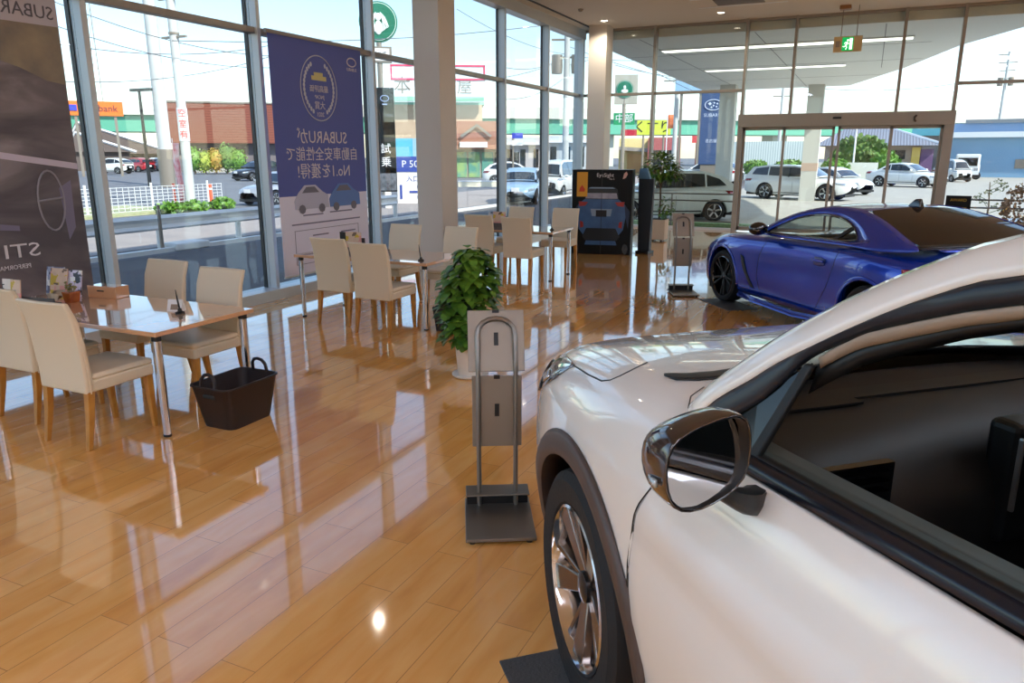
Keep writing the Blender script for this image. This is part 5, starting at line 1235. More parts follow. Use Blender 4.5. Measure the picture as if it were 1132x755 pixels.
# ---- steel railing and low hedge outside the far glazing
for (x0, x1, y, l) in ((-5.7, -2.75, 18.15, 'low steel railing outside the far glazing, left of the entrance'), (1.6, 6.0, 18.15, 'low steel railing outside the far glazing, right of the entrance')):
    t = thing('railing', ((x0+x1)/2, y, GZ), 0, l, 'railing')
    h = (x1-x0)/2
    for k in range(3): MB().tube([(-h+k*h, 0, 0), (-h+k*h, 0, .84)], .022, 8).build('post', MT['steel'], t, smooth=True)
    for z in (.84, .68, .2): MB().tube([(-h, 0, z), (h, 0, z)], .018, 8).build('rail', MT['steel'], t, smooth=True)
tag(MB().box(-5.9, -2.3, 18.6, 18.85, GZ, .02).build('grass_strip', mat('grass_green', (110,150,100), .9, noise=(20,(150,180,130),.2))), 'low green planting strip behind the outside railing', 'grass', kind='stuff')

# ---- parked cars
PW_ = mat('car_white', (226,228,226), .3, coat=.8); PS_ = mat('car_silver', (176,180,184), .3, metal=.3, coat=.8); PG_ = mat('car_greyish', (196,202,196), .3, coat=.8)
PRD = mat('car_red', (176,30,40), .3, coat=.8); PBK = mat('car_black', (34,36,42), .3, coat=.8); PLB = mat('car_pale_blue', (150,180,210), .35, coat=.6)
def park(name, kind, px_r, d_r, px_f, d_f, paint, label, scale):
    """rear wheel at bearing px_r / distance d_r, front wheel at px_f / d_f"""
    a = Vector((*at(px_r, d_r), 0)); b = Vector((*at(px_f, d_f), 0)); v = (b-a); hd = math.atan2(v.y, v.x)
    sp = {'hatch': (.78,3.32,.86), 'wagon': (.88,3.62,.88), 'sedan': (.85,3.5,.85), 'van': (.55,2.95,.74)}[kind]
    # which side faces us: near side wheels are at the given spots
    n = Vector((-math.sin(hd), math.cos(hd), 0)); s = 1 if n.dot(-a) > 0 else -1
    mid = (a+b)/2; nose = mid + v.normalized()*(sp[0]+(sp[1]-sp[0])/2)*scale - n*s*(sp[2]-.1)*scale
    return out_car(name, kind, (nose.x, nose.y, GZ), hd, paint, label, scale)
park('hatchback_car', 'hatch', 800, 20.9, 690, 20.2, PG_, 'pale grey-green hatchback parked right outside the far glazing', .90)
park('estate_car', 'wagon', 853, 32.2, 912, 31.4, PW_, 'white estate car parked beyond the canopy, facing right', .88)
park('saloon_car', 'sedan', 971, 47.3, 1029, 46.0, PW_, 'white saloon car parked by the pale fence, under the tree', .90)
park('hatchback_car', 'hatch', 905, 37.5, 932, 36.6, PW_, 'white car nose showing past the right canopy column', .8)
park('kei_van', 'van', 1041, 58.0, 1052, 57.0, PW_, 'small white van in front of the blue warehouse, left of the truck', .8)
park('hatchback_car', 'hatch', 800, 44.0, 755, 45.0, PW_, 'blurred white car passing on the road behind the blue tower sign', .95)
park('hatchback_car', 'hatch', 600, 29.5, 592, 27.0, PLB, 'pale blue car on the road seen between the far road-side mullions', .85)
park('kei_van', 'van', 640, 34.0, 622, 32.0, PW_, 'white van on the road just left of the far corner column', .85)
park('hatchback_car', 'hatch', 548, 44.0, 590, 44.0, PW_, 'white car in front of the distant shops, seen past the left column', .9)
park('sedan_car', 'sedan', 345, 29.5, 300, 27.8, PS_, 'silver car on the road at the right end of the guard rail', .8)
park('hatchback_car', 'hatch', 124, 78, 106, 79, PW_, 'white car in the distant lot, left of the red car', .95)
park('hatchback_car', 'hatch', 152, 84, 134, 86, PRD, 'red car in the distant parking lot', .95)
park('hatchback_car', 'hatch', 186, 90, 169, 88, PW_, 'white car in the distant lot, right of the red car behind the poles', .95)
park('hatchback_car', 'hatch', 300, 55, 282, 54, PBK, 'black car in front of the brown building, by the window mullion', .9)
# small white truck
tk, w = site('small_truck', 1052, 1090, 62.0, 'small white flatbed truck in front of the blue warehouse', 'truck')
MB().box(-.75,.75,0.5,1.9,.35,1.75).build('cab', PW_, tk, bevel=.1, seg=2); MB().box(-.6,.6,.48,.5,.95,1.5).build('windscreen', MT['dark_glass'], tk); MB().box(-.8,.8,1.9,4,.5,1.0).build('flatbed', PW_, tk)
MB().box(-.75,.75,.42,.5,.35,.6).build('bumper', MT['white'], tk)
for s_ in (-1,1):
    MB().box(s_*.55-.12, s_*.55+.12, .46,.5,.62,.8).build('headlamp', MT['lampglass'], tk)
    for y_ in (.95,3.3): wheel(tk, s_*.62, y_, .28, .27, .17, 'plain', 1).rotation_euler.rotate_axis('Z', 0)

# ---- trees, bushes
LO = MT['leaf_out']
def leafball(mb, c, rx, ry, rz, n, L):
    for k in range(n):
        a = random.uniform(0, 6.28); u = random.uniform(-1, 1); q = math.sqrt(1-u*u); f = random.uniform(.75, 1.05)
        p = Vector((c[0]+rx*q*math.cos(a)*f, c[1]+ry*q*math.sin(a)*f, c[2]+rz*u*f)); d = Vector((q*math.cos(a)+random.uniform(-.8,.8), q*math.sin(a)+random.uniform(-.8,.8), u+random.uniform(-.8,.8))).normalized()
        s = d.cross(Vector((random.uniform(-1,1), random.uniform(-1,1), random.uniform(-1,1)))).normalized()*L*.45
        mb.add([p-d*L*.5, p+s, p+d*L*.5, p-s], [(0,1,2,3)])
def blob(mb, c, rx, ry, rz, nu=10, nv=7):
    rows = []
    for i in range(nv+1):
        t = PI*i/nv; rows.append([(c[0]+rx*math.sin(t)*math.cos(2*PI*k/nu)*random.uniform(.85,1.1), c[1]+ry*math.sin(t)*math.sin(2*PI*k/nu)*random.uniform(.85,1.1), c[2]-rz*math.cos(t)*random.uniform(.92,1.08)) for k in range(nu)])
    mb.grid(rows, True)
def bush(name, px, d, zc, rx, rz, label, cat, m=None, n=420, trunk=True, group=None, L=None):
    x, y = at(px, d); t = thing(name, (x, y, GZ), 0, label, cat, group); f = MB()
    blob(f, (0,0,zc), rx*.82, rx*.82, rz*.82); leafball(f, (0,0,zc), rx, rx, rz, n, L or rx*.22)
    f.build('foliage', m or LO, t, smooth=True)
    if trunk: MB().tube([(0,0,0),(0,0,zc)], rx*.07, 6).build('trunk', MT['bark'], t)
    return t
t_ = bush('garden_tree', 951, 55, 1.55, 1.75, 1.35, 'rounded green tree beyond the entrance doors, left of the tiled house', 'tree', n=900)
bush('garden_tree', 979, 53, 1.1, .95, .9, 'lighter green bush beside the rounded tree', 'tree', MT['leaf_light'], n=500)
bush('roadside_bush', 925, 50, .9, .8, .6, 'yellow-green bush seen left of the rounded tree', 'bush', MT['leaf_light'])
bush('roadside_bush', 874, 52, .9, 1.0, .5, 'green bush seen over the roof of the white estate car', 'bush', MT['leaf_light'])
bush('roadside_bush', 836, 51, .9, .8, .5, 'green bush left of the white estate car', 'bush', MT['leaf_light'])
AUT = [MT['leaf_light'], mat('foliage_orange', (190,140,70), .8, noise=(3,(150,150,60),.2)), MT['leaf_out'], mat('foliage_yellow', (176,180,70), .8, noise=(3,(120,150,60),.2))]
for k, (px, h, mi, l) in enumerate([(214,2.3,0,'yellow-green shrub at the left end of the row by the brown building'),(226,2.0,3,'yellow shrub second in the row by the brown building'),(238,2.2,1,'orange-leaved shrub in the row by the brown building'),(250,2.6,2,'dark green slim tree in the row by the brown building'),(262,2.2,0,'light green shrub at the right end of the row by the brown building')]):
    bush('shrub', px, 74, h*.55, .86, h*.5, l, 'shrub', AUT[mi], n=260, group='shrubs along the brown building')
for px, d, l in ((208, 25.6, 'grassy clump at the foot of the concrete pole'), (182, 25.2, 'grass tuft behind the guard rail, left of the concrete pole'), (240, 26.8, 'yellow-green weeds beside the orange marker post')):
    bush('grass_clump', px, d, .14, .42, .22, l, 'grass', MT['leaf_light'], n=200, trunk=False, L=.14)
tag(MB().box(-22.5, -19.3, -2, 17.6, GZ, -.02).build('verge_grass', mat('verge', (150,160,110), .95, noise=(6,(190,186,150),.25))), 'strip of rough grass under the white mesh fence', 'grass', kind='stuff')

# ---- guard rail
gr = thing('guard_rail', (-12.0, 8, GZ), 0, 'white steel guard rail along the road outside the left windows', 'guard rail')
pr_ = [(.0,.36),(.05,.40),(.0,.46),(.0,.52),(.05,.58),(.0,.64),(-.02,.64),(-.02,.36)]
MB().prism(pr_, -18, 10, 'y').build('rail_beam', MT['guard'], gr)
for y in range(-16, 11, 2): MB().lathe([(.06,0),(.06,.62)], 12, c=(-.1, y+.1, 0)).build('post', MT['guard'], gr, smooth=True)
MB().box(.1,.55,1.9,2.7,0,.14).build('footing', MT['guard'], gr, bevel=.03)
tp = thing('marker_post', (-11.7, 9.8, GZ), 0, 'thin grey post in front of the guard rail', 'post'); MB().lathe([(.035,0),(.03,.85)], 8).build('shaft', MT['taupe'], tp)
# ---- mesh fence
mf = thing('mesh_fence', (-19.9, 12.5, GZ), 0, 'low white mesh fence beyond the road outside the left windows', 'fence')
g = MB()
for k in range(70): y = -7+k*.2; g.box(-.006,.006,y-.006,y+.006,.05,.8)
for k in range(8): g.box(-.006,.006,-7,6.8,.08+.1*k,.092+.1*k)
g.build('wire_panel', MT['white'], mf)
for k in range(7): MB().lathe([(.035,0),(.035,.9)], 8, c=(0,-7+k*2.2,0)).build('post', MT['white'], mf)
for px, d, l in ((229, 27.3, 'orange marker post right of the concrete pole'), (188, 28.5, 'orange marker post left of the concrete pole')):
    x, y = at(px, d); t = thing('marker_post', (x, y, GZ), 0, l, 'post', 'orange marker posts'); MB().lathe([(.07,0),(.055,.05),(.05,.75),(.04,.78)], 12).build('shaft', mat('marker_orange', (240,92,50), .5), t, smooth=True); MB().lathe([(.056,.6),(.056,.66)], 12).build('band', MT['white'], t)

# ---- poles
CON = mat('concrete_pole', (206,208,204), .7, noise=(1.5,(188,190,188),.25)); WIRE = mat('wire_grey', (104,110,118), .6)
def pole(px, d, r0, r1, h, label, m=CON, name='utility_pole', group=None):
    x, y = at(px, d); t = thing(name, (x, y, GZ), 0, label, 'pole', group)
    MB().lathe([(r0,0),(r1,h)], 16).build('shaft', m, t, smooth=True); return t, x, y
p1, x1, y1 = pole(183, 46, .36, .26, 17, 'thick pale pole standing behind the other one, base hidden in dark casing')
MB().lathe([(.42,0),(.42,2.0)], 12).build('base_casing', MT['taupe'], p1, smooth=True)
p2_, x2, y2 = pole(206, 26.6, .15, .12, 11, 'slender concrete utility pole with red lettering behind the guard rail')
RT = mat('sign_red_ink', (220,60,50), .5)
MB().lathe([(.160,2.15),(.158,3.15)], 16).build('sign_wrap', MT['white'], p2_, smooth=True)
for k, chh in enumerate('空室有'):
    v = (-Vector((x2,y2,0))).normalized(); xa = Vector((0,0,1)).cross(v); text(chh, .26, RT, p2_, frame_M((v.x*.17, v.y*.17, 2.98-.32*k), xa, (0,0,1)), name='sign_character')
for k in range(5): MB().box(-.5,.5,-.04,.04,5.2+k*.55,5.26+k*.55).build('crossarm', MT['taupe'], p2_) if k % 2 == 0 else MB().lathe([(.16,5.0+k*.3),(.16,5.06+k*.3)], 12).build('clamp', MT['taupe'], p2_)
nb, w = site('pink_nobori_flag', 192, 199, 27.5, 'faded pink and red flag between the two tall poles', 'flag')
MB().grid([[(x*w+.04*math.sin(z*3), .05*math.sin(x*6+z), z) for x in (-.5,-.2,.2,.5)] for z in (.1,.6,1.1,1.6,2.1)]).build('cloth', mat('flag_pink', (232,120,130), .7, noise=(5,(240,210,210),.15)), nb, smooth=True, solid=.004)
MB().tube([(-w*.5,0,0),(-w*.5,0,2.25)], .015, 6).build('flag_pole', MT['white'], nb)
lp, xl, yl = pole(162, 45.8, .10, .07, 5.0, 'dark street lamp in front of the distant parking lot', MT['black'], 'street_lamp'); lp['category'] = 'street lamp'
MB().box(-.6,.9,-.12,.12,4.95,5.1).build('lamp_head', MT['black'], lp, bevel=.03)
lt = thing('overhead_wires', (0,0,0), 0, 'bundle of black overhead wires crossing the sky outside the left windows', 'wires')
def wire(px0,py0,d0, px1,py1,d1, r=.012, sag=.3):
    a = Vector((*at(px0,d0,py0), zh(px0,py0,d0))); b = Vector((*at(px1,d1,py1), zh(px1,py1,d1)))
    MB().tube([a.lerp(b, t/8)-Vector((0,0,sag*4*(t/8)*(1-t/8))) for t in range(9)], r, 4).build('wire', WIRE, lt)
for (a0, b0, a1, b1) in [(60,2,300,62),(60,28,300,75),(60,48,300,50),(60,90,300,62),(190,45,660,20)]: wire(a0,b0,26,a1,b1,30)
for (a0, b0, a1, b1) in [(505,10,625,60),(505,90,625,65),(625,50,820,100),(625,60,760,60),(625,72,680,45),(560,75,625,62),(560,110,625,85),(680,50,800,112),(680,72,820,85),(860,93,1060,92)]: wire(a0,b0,36,a1,b1,45, .014)
for (px, d, h, l) in ((625, 36, 8.5, 'utility pole with transformers left of the far corner column'),(745, 48, 7.0, 'pale utility pole outside, right of the indoor tree'),(1099, 92, 11.5, 'distant utility pole with transformers above the blue warehouse'),(860, 70, 7.5, 'distant utility pole seen above the entrance header')):
    t, x, y = pole(px, d, .16, .12, h, l)
    rz = math.atan2(y, x)-PI/2; t.rotation_euler.z = rz
    for k in range(4 if h > 8 else 2): MB().box(-.9+.1*k,.9-.1*k,-.04,.04,h-.3-.75*k,h-.22-.75*k).build('crossarm', MT['taupe'], t)
    if h > 8:
        for s_ in (-1,1): MB().lathe([(.24,0),(.26,.3),(.24,.8)], 12, c=(s_*.45,0,h-3.2)).build('transformer', MT['taupe'], t, smooth=True)
        for k in range(3): MB().ball((.6-.6*k,0,h-.1), .05,.05,.1, 6, 4).build('insulator', MT['white'], t)
tl, x, y = pole(944, 52, .06, .05, 3.35, 'thin white lamp post in front of the rounded tree', MT['white'], 'lamp_post'); tl['category'] = 'lamp post'
for px, d, h, l in ((418,60,0,''),):
    pass
# lattice tower seen faintly through the left windows
lw, w = site('lattice_mast', 113, 123, 130, 'thin lattice mast rising behind the orange sign', 'mast')
for sx in (-1,1):
    for sy in (-1,1): MB().tube([(sx*w*.45, sy*w*.45, 0),(sx*w*.1, sy*w*.1, 32)], .05, 4).build('mast_leg', MT['taupe'], lw)
br_ = MB()
for k in range(16):
    z = k*2; f = .45-.35*z/32; f2 = .45-.35*(z+2)/32
    br_.tube([(-w*f,-w*f,z),(w*f2,-w*f2,z+2),(w*f,w*f,z)], .03, 3)
br_.build('bracing', MT['taupe'], lw)

# ---- buildings
def mats(n, c, **k): return bpy.data.materials[n] if n in bpy.data.materials else mat(n, c, **k)
def slat_mat(name, c1, c2, sc_, axis='Z'):
    m = bpy.data.materials.new(name); m.use_nodes = True; nt = m.node_tree; b = nt.nodes['Principled BSDF']
    tc = nt.nodes.new('ShaderNodeTexCoord'); wv = nt.nodes.new('ShaderNodeTexWave'); wv.bands_direction = axis; wv.inputs['Scale'].default_value = sc_; wv.inputs['Distortion'].default_value = .0
    r = nt.nodes.new('ShaderNodeValToRGB'); r.color_ramp.elements[0].color = srgb(c1); r.color_ramp.elements[1].color = srgb(c2); r.color_ramp.elements[1].position = .5
    nt.links.new(tc.outputs['Object'], wv.inputs['Vector']); nt.links.new(wv.outputs['Fac'], r.inputs['Fac']); nt.links.new(r.outputs['Color'], b.inputs['Base Color']); b.inputs['Roughness'].default_value = .8
    return m
d = 82; t, w = site('brown_building', 190, 312, d, 'long flat-roofed brown timber-clad building across the road', 'building')
z0, z1 = zl(195,158,d), zl(240,114,d)
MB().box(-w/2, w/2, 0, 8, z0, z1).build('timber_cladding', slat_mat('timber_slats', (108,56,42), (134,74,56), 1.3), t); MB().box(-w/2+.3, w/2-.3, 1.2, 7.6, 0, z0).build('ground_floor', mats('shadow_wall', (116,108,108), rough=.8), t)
MB().box(-w/2-.05, w/2+.05, -.1, 8, z1, z1+.15).build('parapet_cap', MT['taupe'], t)
for k in range(6): MB().box(-w/2+1+k*2.2, -w/2+2.4+k*2.2, 1.12, 1.2, .3, z0-.5).build('window', MT['dark_glass'], t)
MB().box(-w/2+2, w/2, -1.4, -1.1, 0, .45).build('planter_wall', MT['concrete'], t)
# brown-roofed houses behind the lot
for (pa, pb, pr2, yr, ye, d, l) in ((70, 172, 96, 137, 170, 100, 'dark brown gable-roofed restaurant behind the lot, the taller roof'), (74, 150, 92, 148, 168, 94, 'lower dark brown roof in front of the taller one')):
    t, w = site('gable_house', pa, pb+22 if pb > 160 else pb, d, l, 'house')
    zr, ze = zl(110, yr, d), zl(130, ye, d); xr = -w/2 + w*.16
    MB().box(-w/2+.5, w/2-.5, 0, 4.5, 0, ze).build('walls', mats('house_wall_dark', (96,84,80), rough=.8), t)
    MB().hexa([(-w/2, -.5, ze), (w/2, -.5, ze), (w/2, 4.8, ze), (-w/2, 4.8, ze)], [(xr-.3, -.5, zr), (xr+.3, -.5, zr), (xr+.3, 4.8, zr), (xr-.3, 4.8, zr)]).build('roof', mats('roof_brown', (104,92,88), rough=.8), t)
    MB().tube([(w/2+.1,-.55,ze),(xr,-.55,zr+.1),(-w/2-.1,-.55,ze)], .16, 4).build('verge_board', MT['white'], t)
    if yr == 137: MB().lathe([(.75,0),(.75,.1)], 20, M=Matrix.Translation((xr+.9,-.62,zr-1.3)) @ Matrix.Rotation(R(90),4,'X')).build('round_crest', mats('crest_cream', (226,220,160), rough=.6), t)
# green highway viaduct across the whole back
A_, B_ = Vector((-177.,1.6,0)), Vector((175,270.3,0)); dv = (B_-A_); Lb = dv.length
vd = thing('highway_viaduct', (A_.x, A_.y, GZ), math.atan2(dv.y, dv.x), 'long green-girdered highway viaduct crossing behind everything', 'bridge')
MB().box(0, Lb, -4, 4, 6.5, 8.0).build('parapet', mats('viaduct_concrete', (206,206,196), rough=.8), vd); MB().box(0, Lb, -3.4, 3.4, 4.5, 6.5).build('girder', mats('viaduct_green', (98,176,148), rough=.5), vd)
for k in range(15): MB().box(8+k*28, 10.4+k*28, -1.6, 1.6, 0, 4.5).build('pier', bpy.data.materials['viaduct_concrete'], vd)
# signs and buildings, left window
d = 70; t, w = site('orange_sign', 80, 142, d, 'orange shop sign board with dark lettering high behind the left window', 'sign')
za, zb_ = zl(110,128,d), zl(110,112,d)
MB().box(-w/2, w/2, 0, .4, za, zb_).build('board', MT['orange'], t); MB().box(-w/2+.1, -w/2+.75, -.06, 0, za+.35, zb_-.3).build('blue_square', mats('sign_blue', (60,70,190), rough=.5), t)
text('arkbank', .72, mats('sign_navy', (90,50,60), rough=.5), t, frame_M((.45, -.03, (za+zb_)/2), (1,0,0), (0,0,1)), name='sign_lettering')
for s_ in (-1,1): MB().box(s_*w*.35-.1, s_*w*.35+.1, .1, .3, 0, za).build('support', MT['taupe'], t)
# round coffee-shop sign
def coffee_sign(px, d, yt, yb, label, sq=False):
    w0 = None; t, w = site('round_sign', px-1, px+1, d, label, 'sign')
    za, zb2 = zl(px, yb, d), zl(px, yt, d); rr = (zb2-za)/2; zc = (za+zb2)/2
    My = Matrix.Translation((0,0,zc)) @ Matrix.Rotation(R(90),4,'X')
    GW = mats('coffee_white', (226,236,230), rough=.4); GG = mats('coffee_green', (20,112,84), rough=.4)
    if sq: MB().box(-rr*1.15, rr*1.5, -.1, .3, za-.35, zb2+.35).build('sign_box', mats('sign_box_pale', (176,172,158), rough=.5), t)
    MB().lathe([(rr,-.12),(rr,.12)], 40, M=My).build('disc', GG, t)
    MB().lathe([(rr*.93,.12),(rr*.93,.15)], 40, M=My).build('white_ring', GW, t); MB().lathe([(rr*.90,.15),(rr*.90,.165)], 40, M=My).build('green_band', GG, t)
    em = MB(); em.ball((0,-.2,zc+rr*.22), rr*.16,.03,rr*.2, 12, 8)
    if not sq:
        for s_ in (-1,1):
            for k in range(5): em.tube([(s_*rr*(.12+.05*k),-.2,zc+rr*(.45-.05*k)),(s_*rr*(.24+.07*k),-.2,zc+rr*(.0-.06*k)),(s_*rr*(.18+.07*k),-.2,zc-rr*(.5-.05*k))], rr*.03, 5)
        em.ball((0,-.2,zc-rr*.30), rr*.2,.03,rr*.35, 12, 8)
    else: em.ball((0,-.2,zc-rr*.2), rr*.4,.03,rr*.22, 12, 8)
    em.build('abstract_emblem', GW, t, smooth=True)
    MB().lathe([(.13,0),(.11,za)], 12).build('sign_pole', MT['taupe'], t, smooth=True)
    return t, za
t, za = coffee_sign(424, 34.5, 2, 47, 'round green and white coffee-shop sign on a pole behind the navy banner')
MB().box(-.62,.52,-.15,.15,za-.82,za-.18).build('drive_through_board', MT['taupe'], t); MB().box(-.52,.42,-.17,-.15,za-.75,za-.26).build('board_face', MT['paper'], t)
text('DRIVE', .26, MT['black'], t, frame_M((-.05,-.19,za-.5),(1,0,0),(0,0,1)))
coffee_sign(688, 52, 89, 109, 'square sign box with a round green emblem, seen past the far corner column', True)
d = 52; t, w = site('green_road_sign', 677, 700, d, 'small green sign with white characters below the square coffee sign', 'sign')
MB().box(-w/2, w/2, -.05, .05, zl(688,138,d), zl(688,125,d)).build('board', mats('roadsign_green', (40,150,96), rough=.4), t); text('中部', .6, MT['white'], t, frame_M((0,-.07,(zl(688,138,d)+zl(688,125,d))/2),(1,0,0),(0,0,1))); MB().lathe([(.06,0),(.06,zl(688,138,d))], 8).build('sign_pole', MT['taupe'], t)
# black vertical flag sign
d = 25.6; t, w = site('tall_black_sign', 417, 438, d, 'tall narrow black sign panel with white characters outside, left of the column', 'sign')
MB().box(-w/2, w/2, -.06, .06, zl(428,212,d), zl(425,97,d)).build('panel', MT['gloss_black'], t, bevel=.02)
zc = zl(427,165,d)
for k, ch_ in enumerate('試乗'): text(ch_, .34, MT['white'], t, frame_M((-.02,-.075,zc-.0-.42*k),(1,0,0),(0,0,1)), name='sign_character')
ellipse = MB(); ellipse.tube([(.0+.13*math.cos(2*PI*k/20), -.075, zl(425,109,d)+.09*math.sin(2*PI*k/20)) for k in range(20)], .014, 4, closed=True); ellipse.box(-.08,.08,-.08,-.07,zl(425,109,d)-.2,zl(425,109,d)-.16); ellipse.build('oval_emblem', mats('emblem_blue_grey', (150,170,210), rough=.4), t)
MB().box(-w/2+.02, w/2-.02, -.08,-.06, zl(428,212,d)+.05, zl(428,212,d)+.6).build('car_print', mats('print_pale_car', (120,124,132), rough=.4, noise=(8,(60,64,70),.2)), t)
MB().box(-.1,.1,-.1,.1,0,zl(428,212,d)).build('stand', MT['guard'], t)
# blue-and-white direction sign
d = 28; t, w = site('direction_sign', 438, 482, d, 'white and blue direction sign with an arrow outside, beside the column', 'sign')
f = lambda y: zl(455, y, d)
MB().box(-w/2, w/2, -.04, .04, f(226), f(153)).build('board', MT['paper'], t)
MB().box(-w/2, -w/2+w*.42, -.06, -.04, f(173), f(153)).build('sky_blue_field', mats('sky_sign', (90,180,220), rough=.5), t); MB().box(-w/2+w*.42, w/2, -.06, -.04, f(173), f(153)).build('grey_blue_field', mats('sky_sign2', (150,190,205), rough=.5), t)
MB().box(-w/2, w/2, -.06, -.04, f(190), f(173)).build('navy_field', mats('sign_navy_blue', (60,80,160), rough=.5), t)
text('P 50m', .34, MT['white'], t, frame_M((-.1,-.07,(f(190)+f(173))/2),(1,0,0),(0,0,1)))
text('入口', .24, mats('sign_navy_blue', (60,80,160)), t, frame_M((-.15,-.05,f(198)),(1,0,0),(0,0,1)))
ar = MB(); zc = f(212); ar.box(-.28,.15,-.06,-.045,zc-.04,zc+.04); ar.box(-.62,-.54,-.06,-.045,zc-.25,zc+.25); ar.add([(.0,-.055,zc+.25),(.25,-.055,zc),(.0,-.055,zc-.25),(.0,-.055,zc-.14),(.12,-.055,zc),(.0,-.055,zc+.14)], [(0,1,4,5),(1,2,3,4)])
ar.build('arrow', bpy.data.materials['sign_navy_blue'], t)
for s_ in (-1,1): MB().lathe([(.05,0),(.05,f(226))], 8, c=(s_*w*.4,0,0)).build('sign_post', MT['guard'], t)
# cafe / shop building in the middle, with roof sign
d = 58; t, w = site('tan_shop_building', 430, 556, d, 'tan flat-roofed shop building with a roof sign, seen either side of the square column', 'building')
f = lambda y: zl(500, y, d)
MB().box(-w/2, w*.32, 0, 10, f(165), f(116)).build('upper_wall', mats('tan_wall', (200,176,150), rough=.8, noise=(1.5,(188,164,138),.2)), t); MB().box(-w/2, w/2, .6, 10, 0, f(165)).build('ground_floor', mats('ground_floor_pale', (170,160,140), rough=.8), t)
MB().box(w*.0, w/2, -.3, 9.6, f(165), f(134)).build('brick_gable_wall', mats('brick_brown', (164,108,88), rough=.8), t)
MB().add([(w*.12,-.5,f(150)),(w*.27,-.5,f(137)),(w*.40,-.5,f(150)),(w*.385,-.5,f(152)),(w*.27,-.5,f(140)),(w*.14,-.5,f(152))], [(0,1,4,5),(1,2,3,4)]).build('gable_outline', MT['taupe'], t, solid=.1)
MB().box(w*.12, w*.36, -.5, -.3, f(163), f(157)).build('fascia_sign', MT['paper'], t); text('Komeda', 1.0, MT['black'], t, frame_M((w*.24,-.52,f(160)),(1,0,0),(0,0,1)), name='fascia_mark') if False else None
GWM = mats('window_green', (150,180,110), rough=.3, noise=(1.2,(90,150,130),.1))
for k in range(5): MB().box(w*.08+k*1.0, w*.08+.85+k*1.0, .5, .62, f(196), f(168)).build('shop_window', GWM if k < 3 else MT['dark_glass'], t)
MB().box(-w/2, w*.34, 0, 9, f(116), f(112)).build('parapet_cap', mats('pale_teal', (150,200,176), rough=.6), t)
rs, w2 = site('roof_sign', 435, 537, d-1, 'white roof-top sign with a red border and dark characters above the tan shop', 'sign')
f = lambda y: zl(490, y, d-1)
MB().box(-w2/2, w2/2, -.1, .3, f(113), f(72)).build('board', mats('sign_board_white', (226,236,236), rough=.5), rs)
rb = MB(); RB = mats('sign_red_border', (226,70,110), rough=.5)
z_a, z_b = f(89), f(72)
rb.box(-w2/2, w2/2, -.14, -.1, z_b-.12, z_b).box(-w2/2, w2/2, -.14, -.1, z_a, z_a+.12).box(-w2/2, -w2/2+.12, -.14, -.1, z_a, z_b).box(w2/2-.12, w2/2, -.14, -.1, z_a, z_b); rb.build('red_border', RB, rs)
text('本', 1.25, MT['taupe'], rs, frame_M((-w2*.38,-.13,f(96)),(1,0,0),(0,0,1)), name='sign_character'); text('屋', 1.1, MT['taupe'], rs, frame_M((w2*.28,-.13,f(97)),(1,0,0),(0,0,1)), name='sign_character')
MB().box(-w2/2+.1, w2/2-.1, -.13, -.1, f(112), f(107)).build('green_strip', bpy.data.materials['pale_teal'], rs)
# shops farther along the road, blurred
for (pa, pb, d, yt, c, l) in ((556, 600, 75, 152, (196,190,188), 'pale low shop building beyond the road, right of the brown gable wall'), (604, 650, 80, 150, (190,196,198), 'pale grey shop building behind the transformer pole')):
    t, w = site('shop_building', pa, pb, d, l, 'building'); f = lambda y: zl((pa+pb)/2, y, d)
    MB().box(-w/2, w/2, 0, 8, 0, f(yt)).build('walls', mats('shopwall_%d' % pa, c, rough=.8), t)
    for k in range(3): MB().box(-w/2+.4+k*w/3, -w/2+w/3-.4+k*w/3, -.05, .0, .5, f(yt)-1.1).build('shop_window', MT['dark_glass'], t)
    MB().box(-w/2, w/2, -.6, 0, f(yt)-.7, f(yt)-.5).build('awning', MT['white'], t)
d = 40; t, w = site('blue_square_sign', 566, 578, d, 'small blue and white sign square beyond the left mullions', 'sign'); f = lambda y: zl(572, y, d)
MB().box(-w/2, w/2, -.05, .05, f(153), f(147)).build('blue_panel', bpy.data.materials['sign_blue'], t); MB().box(-w/2, w/2, -.05, .05, f(161), f(155)).build('white_panel', MT['paper'], t); MB().lathe([(.05,0),(.05,f(153))], 8, c=(-w*.4,0,0)).build('sign_post', MT['taupe'], t)
d = 42; t, w = site('low_wall', 506, 552, d, 'low pale roadside wall in front of the tan shop', 'wall'); MB().box(-w/2, w/2, 0, .25, 0, zl(530,201,d)).build('wall_body', mats('cream_wall', (236,226,200), rough=.8), t); MB().box(-w/2, w/2, -.02, .27, zl(530,201,d), zl(530,201,d)+.06).build('wall_cap', MT['white'], t)
